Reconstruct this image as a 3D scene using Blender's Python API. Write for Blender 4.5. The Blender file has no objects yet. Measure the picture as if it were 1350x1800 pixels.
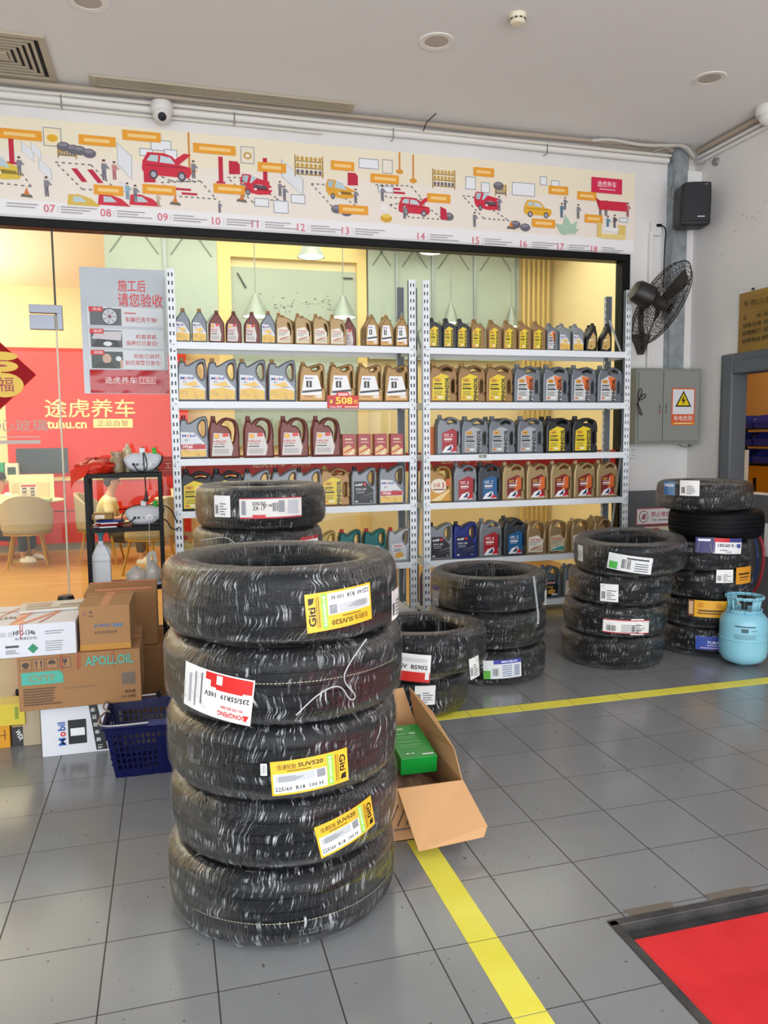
import bpy, bmesh, math, random
from mathutils import Vector, Matrix
random.seed(7)
S = bpy.context.scene
COL = S.collection
PI = math.pi

# ------------------------------------------------------------------ camera, light, exposure
CH = 1.4505
CR = Vector((0.963452, -0.267653, -0.009703))
CD = Vector((-0.0348, -0.0892, -0.9954))
FPX = 1362.165
yaw, pitch, roll = 0.270660484, 0.0951236023, 0.00974427
_f = Vector((math.sin(yaw)*math.cos(pitch), math.cos(yaw)*math.cos(pitch), -math.sin(pitch)))
_r = Vector((math.cos(yaw), -math.sin(yaw), 0)); _d = _f.cross(_r)
CR = _r*math.cos(roll) + _d*math.sin(roll); CD = -_r*math.sin(roll) + _d*math.cos(roll)
cam = bpy.data.cameras.new('camera'); camo = bpy.data.objects.new('camera', cam); COL.objects.link(camo)
cam.sensor_fit = 'VERTICAL'; cam.sensor_height = 36; cam.lens = FPX/1800*36; cam.clip_start = .02
camo.matrix_world = Matrix(((CR.x, -CD.x, -_f.x, 0), (CR.y, -CD.y, -_f.y, 0), (CR.z, -CD.z, -_f.z, CH), (0, 0, 0, 1)))
S.camera = camo
S.view_settings.view_transform = 'Standard'; S.view_settings.look = 'None'
S.view_settings.exposure = 0.0; S.view_settings.gamma = 1; S.view_settings.use_curve_mapping = False
W = bpy.data.worlds.new('sky'); S.world = W; W.use_nodes = True
W.node_tree.nodes['Background'].inputs[0].default_value = (.86, .93, 1, 1)
W.node_tree.nodes['Background'].inputs[1].default_value = 2.1

def area(name, loc, rot, sx, sy, power, color):
    l = bpy.data.lights.new(name, 'AREA'); l.shape = 'RECTANGLE'; l.size = sx; l.size_y = sy; l.energy = power; l.color = color
    o = bpy.data.objects.new(name, l); COL.objects.link(o); o.location = loc; o.rotation_euler = rot
    return o
area('daylight_from_open_front', (1.0, -2.7, 1.5), (PI/2, 0, 0), 9, 3.0, 300, (.97, .985, 1))
area('showroom_ceiling_light', (-1.0, 9.0, 3.5), (0, 0, 0), 6, 4, 150, (1, .93, .78))
area('added_showroom_uplight', (-3.6, 9.0, 2.5), (PI, 0, 0), 2, 4, 270, (1, .95, .82))  # unseen uplight added to brighten the showroom ceiling
area('added_partition_fill_light', (1.9, 7.05, 3.55), (0, 0, 0), 4.4, .9, 58, (1, .92, .76))  # extra lamp added to lift the dim zone between glass and partition
area('storeroom_light', (5.4, 6.0, 2.9), (0, 0, 0), .8, 1.5, 24, (1, .78, .48))

def A(px, py, X=None, Y=None, Z=None):
    v = CR*((px-675)/FPX) + CD*((py-900)/FPX) + _f
    if Y is not None: t = Y/v.y
    elif X is not None: t = X/v.x
    else: t = (Z-CH)/v.z
    return Vector((0, 0, CH)) + v*t

# ------------------------------------------------------------------ materials
def lin(h):
    h = h.lstrip('#'); o = []
    for i in (0, 2, 4):
        c = int(h[i:i+2], 16)/255
        o.append(c/12.92 if c <= .04045 else ((c+.055)/1.055)**2.4)
    return (*o, 1)
_mc = {}
def M(h, r=.55, m=0.0, spec=.5):
    k = (h, r, m, spec)
    if k not in _mc:
        mt = bpy.data.materials.new('paint_' + h.strip('#')); mt.use_nodes = True
        b = mt.node_tree.nodes['Principled BSDF']
        b.inputs['Base Color'].default_value = lin(h); b.inputs['Roughness'].default_value = r
        b.inputs['Metallic'].default_value = m; b.inputs['Specular IOR Level'].default_value = spec
        _mc[k] = mt
    return _mc[k]
class NT:
    def __init__(s, name):
        s.m = bpy.data.materials.new(name); s.m.use_nodes = True; s.t = s.m.node_tree
        s.b = s.t.nodes['Principled BSDF']; s.out = s.t.nodes['Material Output']
    def n(s, typ, **kw):
        nd = s.t.nodes.new(typ)
        for k, v in kw.items():
            if k.startswith('i_'):
                key = k[2:]; key = int(key) if key.isdigit() else key.replace('_', ' ')
                s.set(nd.inputs[key], v)
            else: setattr(nd, k, v)
        return nd
    def set(s, inp, v):
        if isinstance(v, bpy.types.NodeSocket): s.t.links.new(v, inp)
        else: inp.default_value = v
    def math(s, op, a, b=None, c=None):
        nd = s.t.nodes.new('ShaderNodeMath'); nd.operation = op
        for i, v in enumerate((a, b, c)):
            if v is not None: s.set(nd.inputs[i], v)
        return nd.outputs[0]
    def mix(s, f, a, b):
        nd = s.t.nodes.new('ShaderNodeMix'); nd.data_type = 'RGBA'
        s.set(nd.inputs[0], f); s.set(nd.inputs[6], a); s.set(nd.inputs[7], b)
        return nd.outputs[2]
    def noise(s, vec, scale, detail=2, rough=.5):
        nd = s.t.nodes.new('ShaderNodeTexNoise'); nd.inputs['Scale'].default_value = scale
        nd.inputs['Detail'].default_value = detail; nd.inputs['Roughness'].default_value = rough
        if vec is not None: s.t.links.new(vec, nd.inputs['Vector'])
        return nd.outputs[0]
    def ramp(s, f, a, b):
        nd = s.t.nodes.new('ShaderNodeMapRange'); s.set(nd.inputs[0], f)
        nd.inputs[1].default_value = a; nd.inputs[2].default_value = b
        return nd.outputs[0]
    def bump(s, h, strength, dist):
        nd = s.t.nodes.new('ShaderNodeBump'); nd.inputs['Strength'].default_value = strength; nd.inputs['Distance'].default_value = dist
        s.t.links.new(h, nd.inputs['Height']); return nd.outputs[0]
    def scaled(s, vec, sc, loc=(0, 0, 0)):
        nd = s.t.nodes.new('ShaderNodeMapping'); nd.inputs['Scale'].default_value = sc; nd.inputs['Location'].default_value = loc
        s.t.links.new(vec, nd.inputs[0]); return nd.outputs[0]

def mottled(name, c1, c2, scale, rough, bump=0.0, detail=4, sc=(1, 1, 1), metal=0):
    N = NT(name); co = N.n('ShaderNodeTexCoord').outputs['Object']; co = N.scaled(co, sc)
    f = N.ramp(N.noise(co, scale, detail, .6), .35, .65)
    N.set(N.b.inputs['Base Color'], N.mix(f, lin(c1), lin(c2))); N.b.inputs['Roughness'].default_value = rough; N.b.inputs['Metallic'].default_value = metal
    if bump: N.set(N.b.inputs['Normal'], N.bump(N.noise(co, scale*6, 3), bump, .004))
    return N.m

def floor_tiles():
    N = NT('grey_floor_tiles'); co = N.n('ShaderNodeTexCoord').outputs['Object']
    sx = N.n('ShaderNodeSeparateXYZ', i_0=co)
    gx = N.math('DIVIDE', N.math('ADD', sx.outputs[0], .5234), .3012); gy = N.math('DIVIDE', N.math('SUBTRACT', sx.outputs[1], 1.6672), .2987)
    fx = N.math('PINGPONG', gx, .5); fy = N.math('PINGPONG', gy, .5)
    g = N.math('LESS_THAN', N.math('MINIMUM', fx, N.math('MULTIPLY', fy, 1.35)), .0072)
    cell = N.n('ShaderNodeCombineXYZ', i_0=N.math('FLOOR', gx), i_1=N.math('FLOOR', gy))
    wn = N.n('ShaderNodeTexWhiteNoise', i_0=cell.outputs[0])
    n1 = N.noise(co, 1.3, 5, .6); sp = N.noise(co, 42, 2)
    base = N.mix(N.math('MULTIPLY', wn.outputs[0], .5), lin('#808283'), lin('#888a8b'))
    base = N.mix(N.math('MULTIPLY', N.ramp(n1, .4, .75), .45), base, lin('#939492'))
    base = N.mix(N.math('MULTIPLY', N.ramp(sp, .71, .75), .7), base, lin('#34302e'))
    N.set(N.b.inputs['Base Color'], N.mix(g, base, lin('#33302f')))
    N.set(N.b.inputs['Roughness'], N.math('ADD', N.math('MULTIPLY', g, .5), N.math('ADD', .13, N.math('MULTIPLY', n1, .14))))
    N.b.inputs['Specular IOR Level'].default_value = .7
    return N.m

def wood_planks():
    N = NT('honey_wood_planks'); co = N.n('ShaderNodeTexCoord').outputs['Object']
    br = N.n('ShaderNodeTexBrick'); N.set(br.inputs['Vector'], co)
    br.inputs['Color1'].default_value = lin('#b3854c'); br.inputs['Color2'].default_value = lin('#c1955c'); br.inputs['Mortar'].default_value = lin('#8f5f2c')
    br.inputs['Scale'].default_value = 1; br.inputs['Mortar Size'].default_value = .003
    br.inputs['Brick Width'].default_value = 1.2; br.inputs['Row Height'].default_value = .14
    g = N.noise(N.scaled(co, (1.5, 30, 1)), 2.5, 4)
    N.set(N.b.inputs['Base Color'], N.mix(N.math('MULTIPLY', g, .5), br.outputs[0], lin('#956a35'))); N.b.inputs['Roughness'].default_value = .35
    return N.m

def glass_mat():
    N = NT('shop_window_glass'); lw = N.n('ShaderNodeFresnel', i_0=1.45)
    tr = N.n('ShaderNodeBsdfTransparent', i_0=(.93, .97, .95, 1)); gl = N.n('ShaderNodeBsdfGlossy', i_1=.01)
    mx = N.n('ShaderNodeMixShader', i_0=N.math('MULTIPLY', lw.outputs[0], .4), i_1=tr.outputs[0], i_2=gl.outputs[0])
    N.t.links.new(mx.outputs[0], N.out.inputs[0]); return N.m

def rubber_mat():
    N = NT('black_tyre_rubber'); uv = N.n('ShaderNodeUVMap').outputs[0]; s = N.n('ShaderNodeSeparateXYZ', i_0=uv)
    u = N.math('ADD', N.math('MULTIPLY', s.outputs[0], 74), N.math('MULTIPLY', s.outputs[1], 9))
    sl = N.math('LESS_THAN', N.math('FRACT', u), .09)
    tread = N.math('MULTIPLY', N.math('GREATER_THAN', s.outputs[1], .20), N.math('LESS_THAN', s.outputs[1], .45))
    h = N.math('MULTIPLY', sl, tread)
    n = N.noise(N.n('ShaderNodeTexCoord').outputs['Object'], 9, 4)
    c = N.mix(n, lin('#0a0b0d'), lin('#141619')); N.set(N.b.inputs['Base Color'], N.mix(h, c, lin('#060606')))
    N.b.inputs['Roughness'].default_value = .55; N.b.inputs['Specular IOR Level'].default_value = .14
    N.set(N.b.inputs['Normal'], N.bump(N.math('SUBTRACT', 1, h), .6, .006)); return N.m

def film_mat(name='stretch_film', dens=1.0, U=95):
    N = NT(name); uv = N.n('ShaderNodeUVMap').outputs[0]; s = N.n('ShaderNodeSeparateXYZ', i_0=uv)
    oi = N.n('ShaderNodeObjectInfo').outputs['Random']
    w = N.noise(N.scaled(uv, (9, 5, 1)), 1.0, 2)
    uu = N.math('ADD', N.math('ADD', s.outputs[0], N.math('MULTIPLY', w, .035)), N.math('MULTIPLY', s.outputs[1], .03))
    def streaks(U, V, off, lo, hi):
        c = N.n('ShaderNodeCombineXYZ', i_0=N.math('MULTIPLY', uu, U), i_1=N.math('MULTIPLY', s.outputs[1], V), i_2=N.math('ADD', N.math('MULTIPLY', oi, 40), off))
        n = N.noise(c.outputs[0], 1.0, 3, .55); return n, N.ramp(n, lo, hi)
    n1, s1 = streaks(U*4.6, 7, 0, .58, .63)
    n2, s2 = streaks(U*2.2, 3.5, 9, .60, .65)
    c2 = N.n('ShaderNodeCombineXYZ', i_0=N.math('MULTIPLY', s.outputs[0], 22), i_1=N.math('MULTIPLY', s.outputs[1], 16), i_2=N.math('MULTIPLY', oi, 90))
    patch = N.ramp(N.noise(c2.outputs[0], 1.0, 3), .46, .64)
    streak = N.math('MULTIPLY', N.math('MAXIMUM', s1, N.math('MULTIPLY', s2, .6)), patch)  # whitish film folds, with their highlights painted in as white streaks
    haze = N.math('ADD', .004*dens, N.math('MULTIPLY', streak, .55*dens))
    hgt = N.math('ADD', n1, N.math('MULTIPLY', n2, 1.2)); bmp = N.bump(hgt, .6, .006)
    tr = N.n('ShaderNodeBsdfTransparent'); gl = N.n('ShaderNodeBsdfGlossy', i_0=(1, 1, 1, 1), i_1=.10); N.set(gl.inputs['Normal'], bmp)
    df2 = N.n('ShaderNodeBsdfDiffuse', i_0=(.82, .84, .86, 1))
    fr = N.n('ShaderNodeFresnel', i_0=1.42); N.set(fr.inputs['Normal'], bmp)
    m1 = N.n('ShaderNodeMixShader', i_0=haze, i_1=tr.outputs[0], i_2=df2.outputs[0])
    m2 = N.n('ShaderNodeMixShader', i_0=N.math('MINIMUM', N.math('MULTIPLY', fr.outputs[0], .28), .26), i_1=m1.outputs[0], i_2=gl.outputs[0])
    N.t.links.new(m2.outputs[0], N.out.inputs[0]); return N.m

def frosted(name, col, a):
    N = NT(name); tr = N.n('ShaderNodeBsdfTransparent'); d = N.n('ShaderNodeBsdfDiffuse', i_0=lin(col)); g = N.n('ShaderNodeBsdfGlossy', i_1=.15)
    m = N.n('ShaderNodeMixShader', i_0=a, i_1=tr.outputs[0], i_2=d.outputs[0]); m2 = N.n('ShaderNodeMixShader', i_0=.06, i_1=m.outputs[0], i_2=g.outputs[0])
    N.t.links.new(m2.outputs[0], N.out.inputs[0]); return N.m

def emit(name, col, st):
    N = NT(name); N.b.inputs['Base Color'].default_value = lin(col); N.b.inputs['Emission Color'].default_value = lin(col); N.b.inputs['Emission Strength'].default_value = st
    return N.m

def card(h):
    k = ('card', h)
    if k not in _mc:
        _mc[k] = mottled('cardboard', h, h, 5, .8, .15)
        N = _mc[k].node_tree
    return _mc[k]

FLOOR, GLASS, RUB, FILM = floor_tiles(), glass_mat(), rubber_mat(), film_mat()
FILM_L = film_mat('loose_bag_film', 1.1, 30)
WALL = mottled('white_wall_paint', '#dedcd9', '#e6e4e1', .8, .7, .05)
CEIL = mottled('grey_white_ceiling_paint', '#e6e5e3', '#eae9e7', .5, .85)
WAIN = mottled('dark_grey_wall_paint', '#5a5c5e', '#646668', 1.5, .5)
GALV = mottled('galvanised_steel', '#8d979c', '#a9b1b5', 12, .45, 0, 3, (1, 1, 1), .5)

# ------------------------------------------------------------------ mesh helpers
def tag(o, label=None, cat=None, group=None, kind=None):
    if label: o['label'] = label
    if cat: o['category'] = cat
    if group: o['group'] = group
    if kind: o['kind'] = kind
    return o
def thing(name, label, cat, loc=(0, 0, 0), rz=0.0, group=None):
    o = bpy.data.objects.new(name, None); COL.objects.link(o); o.empty_display_size = .05
    o.location = loc; o.rotation_euler = (0, 0, rz)
    return tag(o, label, cat, group)
def link(name, mesh, parent=None, loc=None, rot=None):
    o = bpy.data.objects.new(name, mesh); COL.objects.link(o)
    if parent is not None: o.parent = parent
    if loc is not None: o.location = loc
    if rot is not None: o.rotation_euler = rot
    return o

class MB:
    def __init__(s): s.v, s.f, s.mi, s.ms, s.uv = [], [], [], [], {}
    def mat(s, m):
        if m not in s.ms: s.ms.append(m)
        return s.ms.index(m)
    def add(s, vs, fs, m):
        k = len(s.v); i = s.mat(m); s.v += [tuple(p) for p in vs]
        for f in fs: s.f.append(tuple(k+j for j in f)); s.mi.append(i)
        return s
    def box(s, a, b, m, mtx=None):
        x0, y0, z0 = a; x1, y1, z1 = b
        vs = [Vector(p) for p in ((x0, y0, z0), (x1, y0, z0), (x1, y1, z0), (x0, y1, z0), (x0, y0, z1), (x1, y0, z1), (x1, y1, z1), (x0, y1, z1))]
        if mtx is not None: vs = [mtx @ p for p in vs]
        return s.add(vs, [(0, 3, 2, 1), (4, 5, 6, 7), (0, 1, 5, 4), (1, 2, 6, 5), (2, 3, 7, 6), (3, 0, 4, 7)], m)
    def quad(s, p, m): return s.add(p, [tuple(range(len(p)))], m)
    def hexa(s, bot, top, m):
        n = len(bot); vs = list(bot)+list(top)
        return s.add(vs, [tuple(reversed(range(n))), tuple(range(n, 2*n))] + [(i, (i+1) % n, n+(i+1) % n, n+i) for i in range(n)], m)
    def lathe(s, prof, m, c=(0, 0, 0), n=24, axis='Z', closed=False, cap=True, mtx=None, uv=False):
        k = len(prof); vs = []
        for i in range(n):
            a = 2*PI*i/n; ca, sa = math.cos(a), math.sin(a)
            for r, z in prof:
                p = (r*ca, r*sa, z) if axis == 'Z' else ((z, r*ca, r*sa) if axis == 'X' else (r*sa, z, r*ca))
                p = Vector(p)
                if mtx is not None: p = mtx @ p
                vs.append(p+Vector(c))
        fs = []; kk = k if closed else k-1
        for i in range(n):
            j = (i+1) % n
            for q in range(kk): fs.append((i*k+q, j*k+q, j*k+(q+1) % k, i*k+(q+1) % k))
        if cap and not closed:
            if prof[0][0] > 1e-6: fs.append(tuple(reversed([i*k for i in range(n)])))
            if prof[-1][0] > 1e-6: fs.append(tuple(i*k+k-1 for i in range(n)))
        f0 = len(s.f); s.add(vs, fs, m)
        if uv:
            for i in range(n):
                for q in range(kk):
                    s.uv[f0+i*kk+q] = ((i/n, q/kk), ((i+1)/n, q/kk), ((i+1)/n, (q+1)/kk), (i/n, (q+1)/kk))
        return s
    def cyl(s, p0, p1, r, m, n=12, r1=None):
        p0, p1 = Vector(p0), Vector(p1); d = p1-p0; L = d.length
        mt = Matrix.Translation(p0) @ d.to_track_quat('Z', 'Y').to_matrix().to_4x4()
        return s.lathe([(r, 0), (r if r1 is None else r1, L)], m, n=n, mtx=mt)
    def ball(s, c, r, m, n=12, sc=(1, 1, 1), z0=-1.0, z1=1.0):
        k = n//2+1; a0, a1 = math.asin(z0), math.asin(z1)
        prof = [(max(0, r*math.cos(a0+(a1-a0)*i/(k-1))), r*math.sin(a0+(a1-a0)*i/(k-1))) for i in range(k)]
        return s.lathe(prof, m, c=c, n=n, mtx=Matrix.Diagonal((*sc, 1)))
    def tube(s, pts, r, m, n=8, smooth=0):
        pts = [Vector(p) for p in pts]
        for _ in range(smooth):
            q = [pts[0]]
            for a, b in zip(pts, pts[1:]): q += [a.lerp(b, .25), a.lerp(b, .75)]
            pts = q+[pts[-1]]
        vs = []; up = Vector((.13, .21, .97)).normalized()
        for i, p in enumerate(pts):
            d = (pts[min(i+1, len(pts)-1)]-pts[max(i-1, 0)]).normalized()
            x = d.cross(up)
            if x.length < .05: x = d.cross(Vector((1, 0, 0)))
            x.normalize(); y = x.cross(d)
            vs += [p+(x*math.cos(2*PI*j/n)+y*math.sin(2*PI*j/n))*r for j in range(n)]
        fs = [(i*n+j, i*n+(j+1) % n, (i+1)*n+(j+1) % n, (i+1)*n+j) for i in range(len(pts)-1) for j in range(n)]
        fs += [tuple(reversed(range(n))), tuple(range(len(vs)-n, len(vs)))]
        return s.add(vs, fs, m)
    def mesh(s, name, angle=35):
        me = bpy.data.meshes.new(name); me.from_pydata(s.v, [], s.f)
        for m in s.ms: me.materials.append(m)
        me.polygons.foreach_set('material_index', s.mi)
        if s.uv:
            ul = me.uv_layers.new(name='UVMap')
            for fi, uvs in s.uv.items():
                p = me.polygons[fi]
                for li, c in zip(p.loop_indices, uvs): ul.data[li].uv = c
        me.update()
        if angle is not None:
            me.shade_smooth(); me.set_sharp_from_angle(angle=math.radians(angle))
        return me
    def build(s, name, parent=None, loc=None, rot=None, angle=35, bevel=0, fix=True):
        me = s.mesh(name, angle)
        if fix:
            bm = bmesh.new(); bm.from_mesh(me); bmesh.ops.recalc_face_normals(bm, faces=bm.faces); bm.to_mesh(me); bm.free()
        o = link(name, me, parent, loc, rot)
        if bevel:
            b = o.modifiers.new('soft_edges', 'BEVEL'); b.width = bevel; b.segments = 2; b.limit_method = 'ANGLE'
        return o

_tx = {}
def text_geo(s, bold=None):
    if bold is None: bold = .025 if all(ord(c) < 0x2000 for c in s) else .005
    k = (s, bold)
    if k not in _tx:
        c = bpy.data.curves.new('lettering', 'FONT'); c.body = s; c.resolution_u = 2 if len(s) < 14 else 1; c.offset = bold
        o = bpy.data.objects.new('lettering', c); m = o.to_mesh()
        vs = [(v.co.x, v.co.y) for v in m.vertices]; fs = [tuple(p.vertices) for p in m.polygons]
        o.to_mesh_clear(); bpy.data.objects.remove(o); bpy.data.curves.remove(c)
        xs = [v[0] for v in vs] or [0, 1]; ys = [v[1] for v in vs] or [0, 1]
        _tx[k] = (vs, fs, min(xs), max(xs), min(ys), max(ys))
    return _tx[k]

# elements: ('r',x0,y0,x1,y1,col) ('p',pts,col) ('e',cx,cy,rx,ry,col) ('t',text,cx,cy,h,col[,rot deg[,w]])
def decal(els, eps=.0005, R=None, a0=0.0, z0=0.0, rot=0.0, y0=0.0, rough=.35, seg=.012, layer0=1, stretch=None):
    mb = MB(); cr, sr = math.cos(math.radians(rot)), math.sin(math.radians(rot))
    def P(x, y, l):
        x, y = x*cr-y*sr, x*sr+y*cr
        if R is None: return (x, y0-l*eps, z0+y)
        a = a0+x/R; q = R+l*eps; return (q*math.cos(a), q*math.sin(a), z0+y)
    for i, e in enumerate(els):
        l = layer0+i*(.35 if len(els) > 14 else 1)
        k = e[0]; m = M(e[6] if k == 't' and False else (e[5] if k in 'ret' else e[2]), rough)
        if k == 'r':
            _, x0, y0_, x1, y1, _c = e
            vert = abs(rot) % 180 == 90
            n = 1 if R is None else max(1, int(abs((y1-y0_) if vert else (x1-x0))/seg))
            for j in range(n):
                if vert:
                    a, b = y0_+(y1-y0_)*j/n, y0_+(y1-y0_)*(j+1)/n; q = [(x0, a), (x1, a), (x1, b), (x0, b)]
                else:
                    a, b = x0+(x1-x0)*j/n, x0+(x1-x0)*(j+1)/n; q = [(a, y0_), (b, y0_), (b, y1), (a, y1)]
                mb.quad([P(*c, l) for c in q], m)
        elif k == 'p': mb.quad([P(*c, l) for c in e[1]], m)
        elif k == 'e': mb.quad([P(e[1]+e[3]*math.cos(2*PI*j/20), e[2]+e[4]*math.sin(2*PI*j/20), l) for j in range(20)], m)
        elif k == 't':
            vs, fs, xa, xb, ya, yb = text_geo(e[1], e[8] if len(e) > 8 else None); h = e[4]; sc = h/max(yb-ya, .3)
            sx = sc if len(e) < 8 or e[7] is None else e[7]/max(xb-xa, .01)
            tr = math.radians(e[6]) if len(e) > 6 else 0
            c, s_ = math.cos(tr), math.sin(tr); out = []
            for vx, vy in vs:
                x, y = (vx-(xa+xb)/2)*sx, (vy-(ya+yb)/2)*sc
                out.append(P(e[2]+x*c-y*s_, e[3]+x*s_+y*c, l))
            mb.add(out, fs, m)
    return mb
def bars(x0, x1, ys, h, col, seed=0, ragged=.25):
    rr = random.Random(seed); return [('r', x0, y-h/2, x1-(x1-x0)*rr.random()*ragged, y+h/2, col) for y in ys]
def barcode(x0, y0, x1, y1, seed=1, n=14, bg='#f2f2f0'):
    rr = random.Random(seed); e = [('r', x0, y0, x1, y1, bg)]; w = (x1-x0)/n
    for i in range(n-1): e.append(('r', x0+w*(i+.5), y0+(y1-y0)*.1, x0+w*(i+.5)+w*rr.uniform(.25, .8), y1-(y1-y0)*.1, '#1c1c1c'))
    return e

def chaikin(pts, it=2, r=.2):
    for _ in range(it):
        q = []
        for i, a in enumerate(pts):
            b = pts[(i+1) % len(pts)]
            q += [(a[0]+(b[0]-a[0])*r, a[1]+(b[1]-a[1])*r), (b[0]+(a[0]-b[0])*r, b[1]+(a[1]-b[1])*r)]
        pts = q
    return pts
def slab(loops, depth, bevel, w=1.0, h=1.0, it=2, r=.2):
    """closed outlines (first outer, then holes) -> rounded slab, front facing -Y, returns (verts, faces)"""
    c = bpy.data.curves.new('outline', 'CURVE'); c.dimensions = '2D'; c.fill_mode = 'BOTH'
    for lp in loops:
        pts = chaikin([(x*w, y*h) for x, y in lp], it, r)
        s = c.splines.new('POLY'); s.points.add(len(pts)-1)
        for p, q in zip(s.points, pts): p.co = (q[0], q[1], 0, 1)
        s.use_cyclic_u = True
    c.extrude = depth/2-bevel; c.bevel_depth = bevel; c.bevel_resolution = 2; c.offset = -bevel
    o = bpy.data.objects.new('outline', c); m = o.to_mesh()
    vs = [(v.co.x, -v.co.z, v.co.y) for v in m.vertices]; fs = [tuple(p.vertices) for p in m.polygons]
    o.to_mesh_clear(); bpy.data.objects.remove(o); bpy.data.curves.remove(c)
    return vs, fs
def struct(mb, name, **kw): return tag(mb.build(name, **kw), kind='structure')

# ------------------------------------------------------------------ the setting
YW, XR, ZC = 6.0, 4.5, 3.9
WHITE = M('#f1f2f2', .45); BLACK = M('#0c0c0d', .4, 0, .2)
PX0, PY1 = 1.235, 1.925            # corner of the sunken platform
mb = MB()
for x0, y0, x1, y1 in ((-6, -2.4, PX0, PY1), (-6, PY1, XR, YW), (4.3, -2.4, XR, PY1), (PX0, -2.4, 4.3, -1.2)):
    mb.box((x0, y0, -.12), (x1, y1, 0), FLOOR)
struct(mb, 'floor', angle=None)
struct(MB().box((-6, -2.4, ZC), (XR+.1, YW+.1, ZC+.1), CEIL), 'ceiling', angle=None)
mb = MB()
mb.box((-6, YW, 2.985), (3.845, YW+.12, ZC), WALL); mb.box((3.845, YW, 0), (XR+.1, YW+.12, ZC), WALL)
mb.box((3.86, YW-.012, 0), (XR, YW, .965), WAIN)
struct(mb, 'wall_back', angle=None)
mb = MB(); HY0, HY1, HZ0, HZ1 = 3.9, 5.40, .985, 1.95
mb.box((XR, HY1, 0), (XR+.1, YW, ZC), WALL); mb.box((XR, -2.4, HZ1), (XR+.1, HY1, ZC), WALL)
mb.box((XR, -2.4, 0), (XR+.1, HY1, HZ0), WALL); mb.box((XR, -2.4, HZ0), (XR+.1, HY0, HZ1), WALL)
struct(mb, 'wall_right', angle=None)
mb = MB().box((XR-.014, -2.4, 0), (XR, YW-.012, .975), WAIN)
for y in (5.25, 4.95, 4.6): mb.cyl((XR-.014, y, .94), (XR-.02, y, .94), .01, M('#777b7e', .4, .6), 8)
struct(mb, 'trim_1', angle=None)
rr = random.Random(14); e = []
for cy_, cz_, n_, sp in ((5.35, 3.12, 10, .10), (4.95, 3.22, 16, .14), (5.72, 2.95, 3, .05)):
    for i in range(n_):
        y_, z_ = rr.gauss(0, sp), rr.gauss(0, sp*.5); a_ = rr.uniform(-.3, .9); l_ = rr.uniform(.01, .04); d_ = (math.cos(a_)*l_, math.sin(a_)*l_)
        e.append(('p', [(5.9-cy_+y_, cz_+z_), (5.9-cy_+y_+d_[0], cz_+z_+d_[1]), (5.9-cy_+y_+d_[0], cz_+z_+d_[1]+.004), (5.9-cy_+y_, cz_+z_+.003)], '#8d8a88'))
o = decal(e, y0=0, eps=.00002, rough=.8).build('trim_8', None, (XR-.0006, 5.9, 0), (0, 0, -PI/2), fix=False, angle=None); tag(o, kind='structure')
# hatch frame in the right wall
FR = M('#5f666c', .5); mb = MB()
for (x, w, q) in ((XR-.03, .16, .004), (XR-.055, .10, .010)):
    x1 = XR+.1+q*.3
    mb.box((x, HY1-q, HZ0+.001), (x1, HY1+w, HZ1+w), FR); mb.box((x, HY0-w, HZ1-q), (x1, HY1-q, HZ1+w), FR); mb.box((x, HY0-w, HZ0+.001), (x1, HY0+q, HZ1-q), FR)
struct(mb, 'window_3', bevel=.012)
# black shop window frame and panes
mb = MB()
mb.box((-6, YW-.05, 2.925), (3.85, YW+.06, 2.985), BLACK); mb.box((3.775, YW-.05, 0), (3.85, YW+.06, 2.925), BLACK); mb.box((-6, YW-.02, 0), (3.775, YW+.05, .05), BLACK)
struct(mb, 'trim_2', bevel=.006)
for i, (x0, x1, z0, z1) in enumerate(((-.722, 3.775, .05, 2.925), (-2.6, -.736, 2.352, 2.925), (-2.6, -.736, .05, 2.34), (-6, -2.61, .05, 2.925))):
    struct(MB().box((x0, YW+.004, z0), (x1, YW+.012, z1), GLASS), 'window_%d' % (i+1) if i < 2 else ('door_1' if i == 2 else 'window_4'), angle=None)
struct(MB().box((-.735, YW, 2.34), (-.723, YW+.016, 2.925), M('#3d3a33', .5)).box((-.735, YW, .05), (-.724, YW+.016, 2.34), M('#cfc9b0', .4)), 'trim_3')
pf = thing('glass_door_patch_fitting', 'brushed grey metal patch fitting at the top corner of the glass door', 'door fitting', (-.79, YW, 2.29))
MB().box((-.11, -.02, .058), (.105, .03, .115), M('#8c8f98', .35, .7)).box((.07, -.02, -.055), (.105, .03, .06), M('#8c8f98', .35, .7)).build('clamp_plate', pf, bevel=.002)
MB().box((-.11, -.02, -.055), (.055, .03, .046), M('#8c8f98', .35, .7)).build('hinge_plate', pf, bevel=.002)
# floor tape
YEL = mottled('yellow_floor_tape', '#e9de45', '#f4ea5e', 6, .5)
mb = MB()
for a, b in ((-2.4, 1.66), (1.664, 1.963), (1.967, 2.55), (2.556, 3.66)): mb.box((.783, a, .0002), (.876, b, .0012), YEL)
struct(mb, 'trim_4', angle=None)
mb = MB(); x = .876
for i in range(13):
    mb.box((x, 3.655, .0002), (min(x+.297, XR-.02), 3.75, .0012), YEL); x += .3012
    if x > XR-.05: break
struct(mb, 'trim_5', angle=None)
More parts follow.
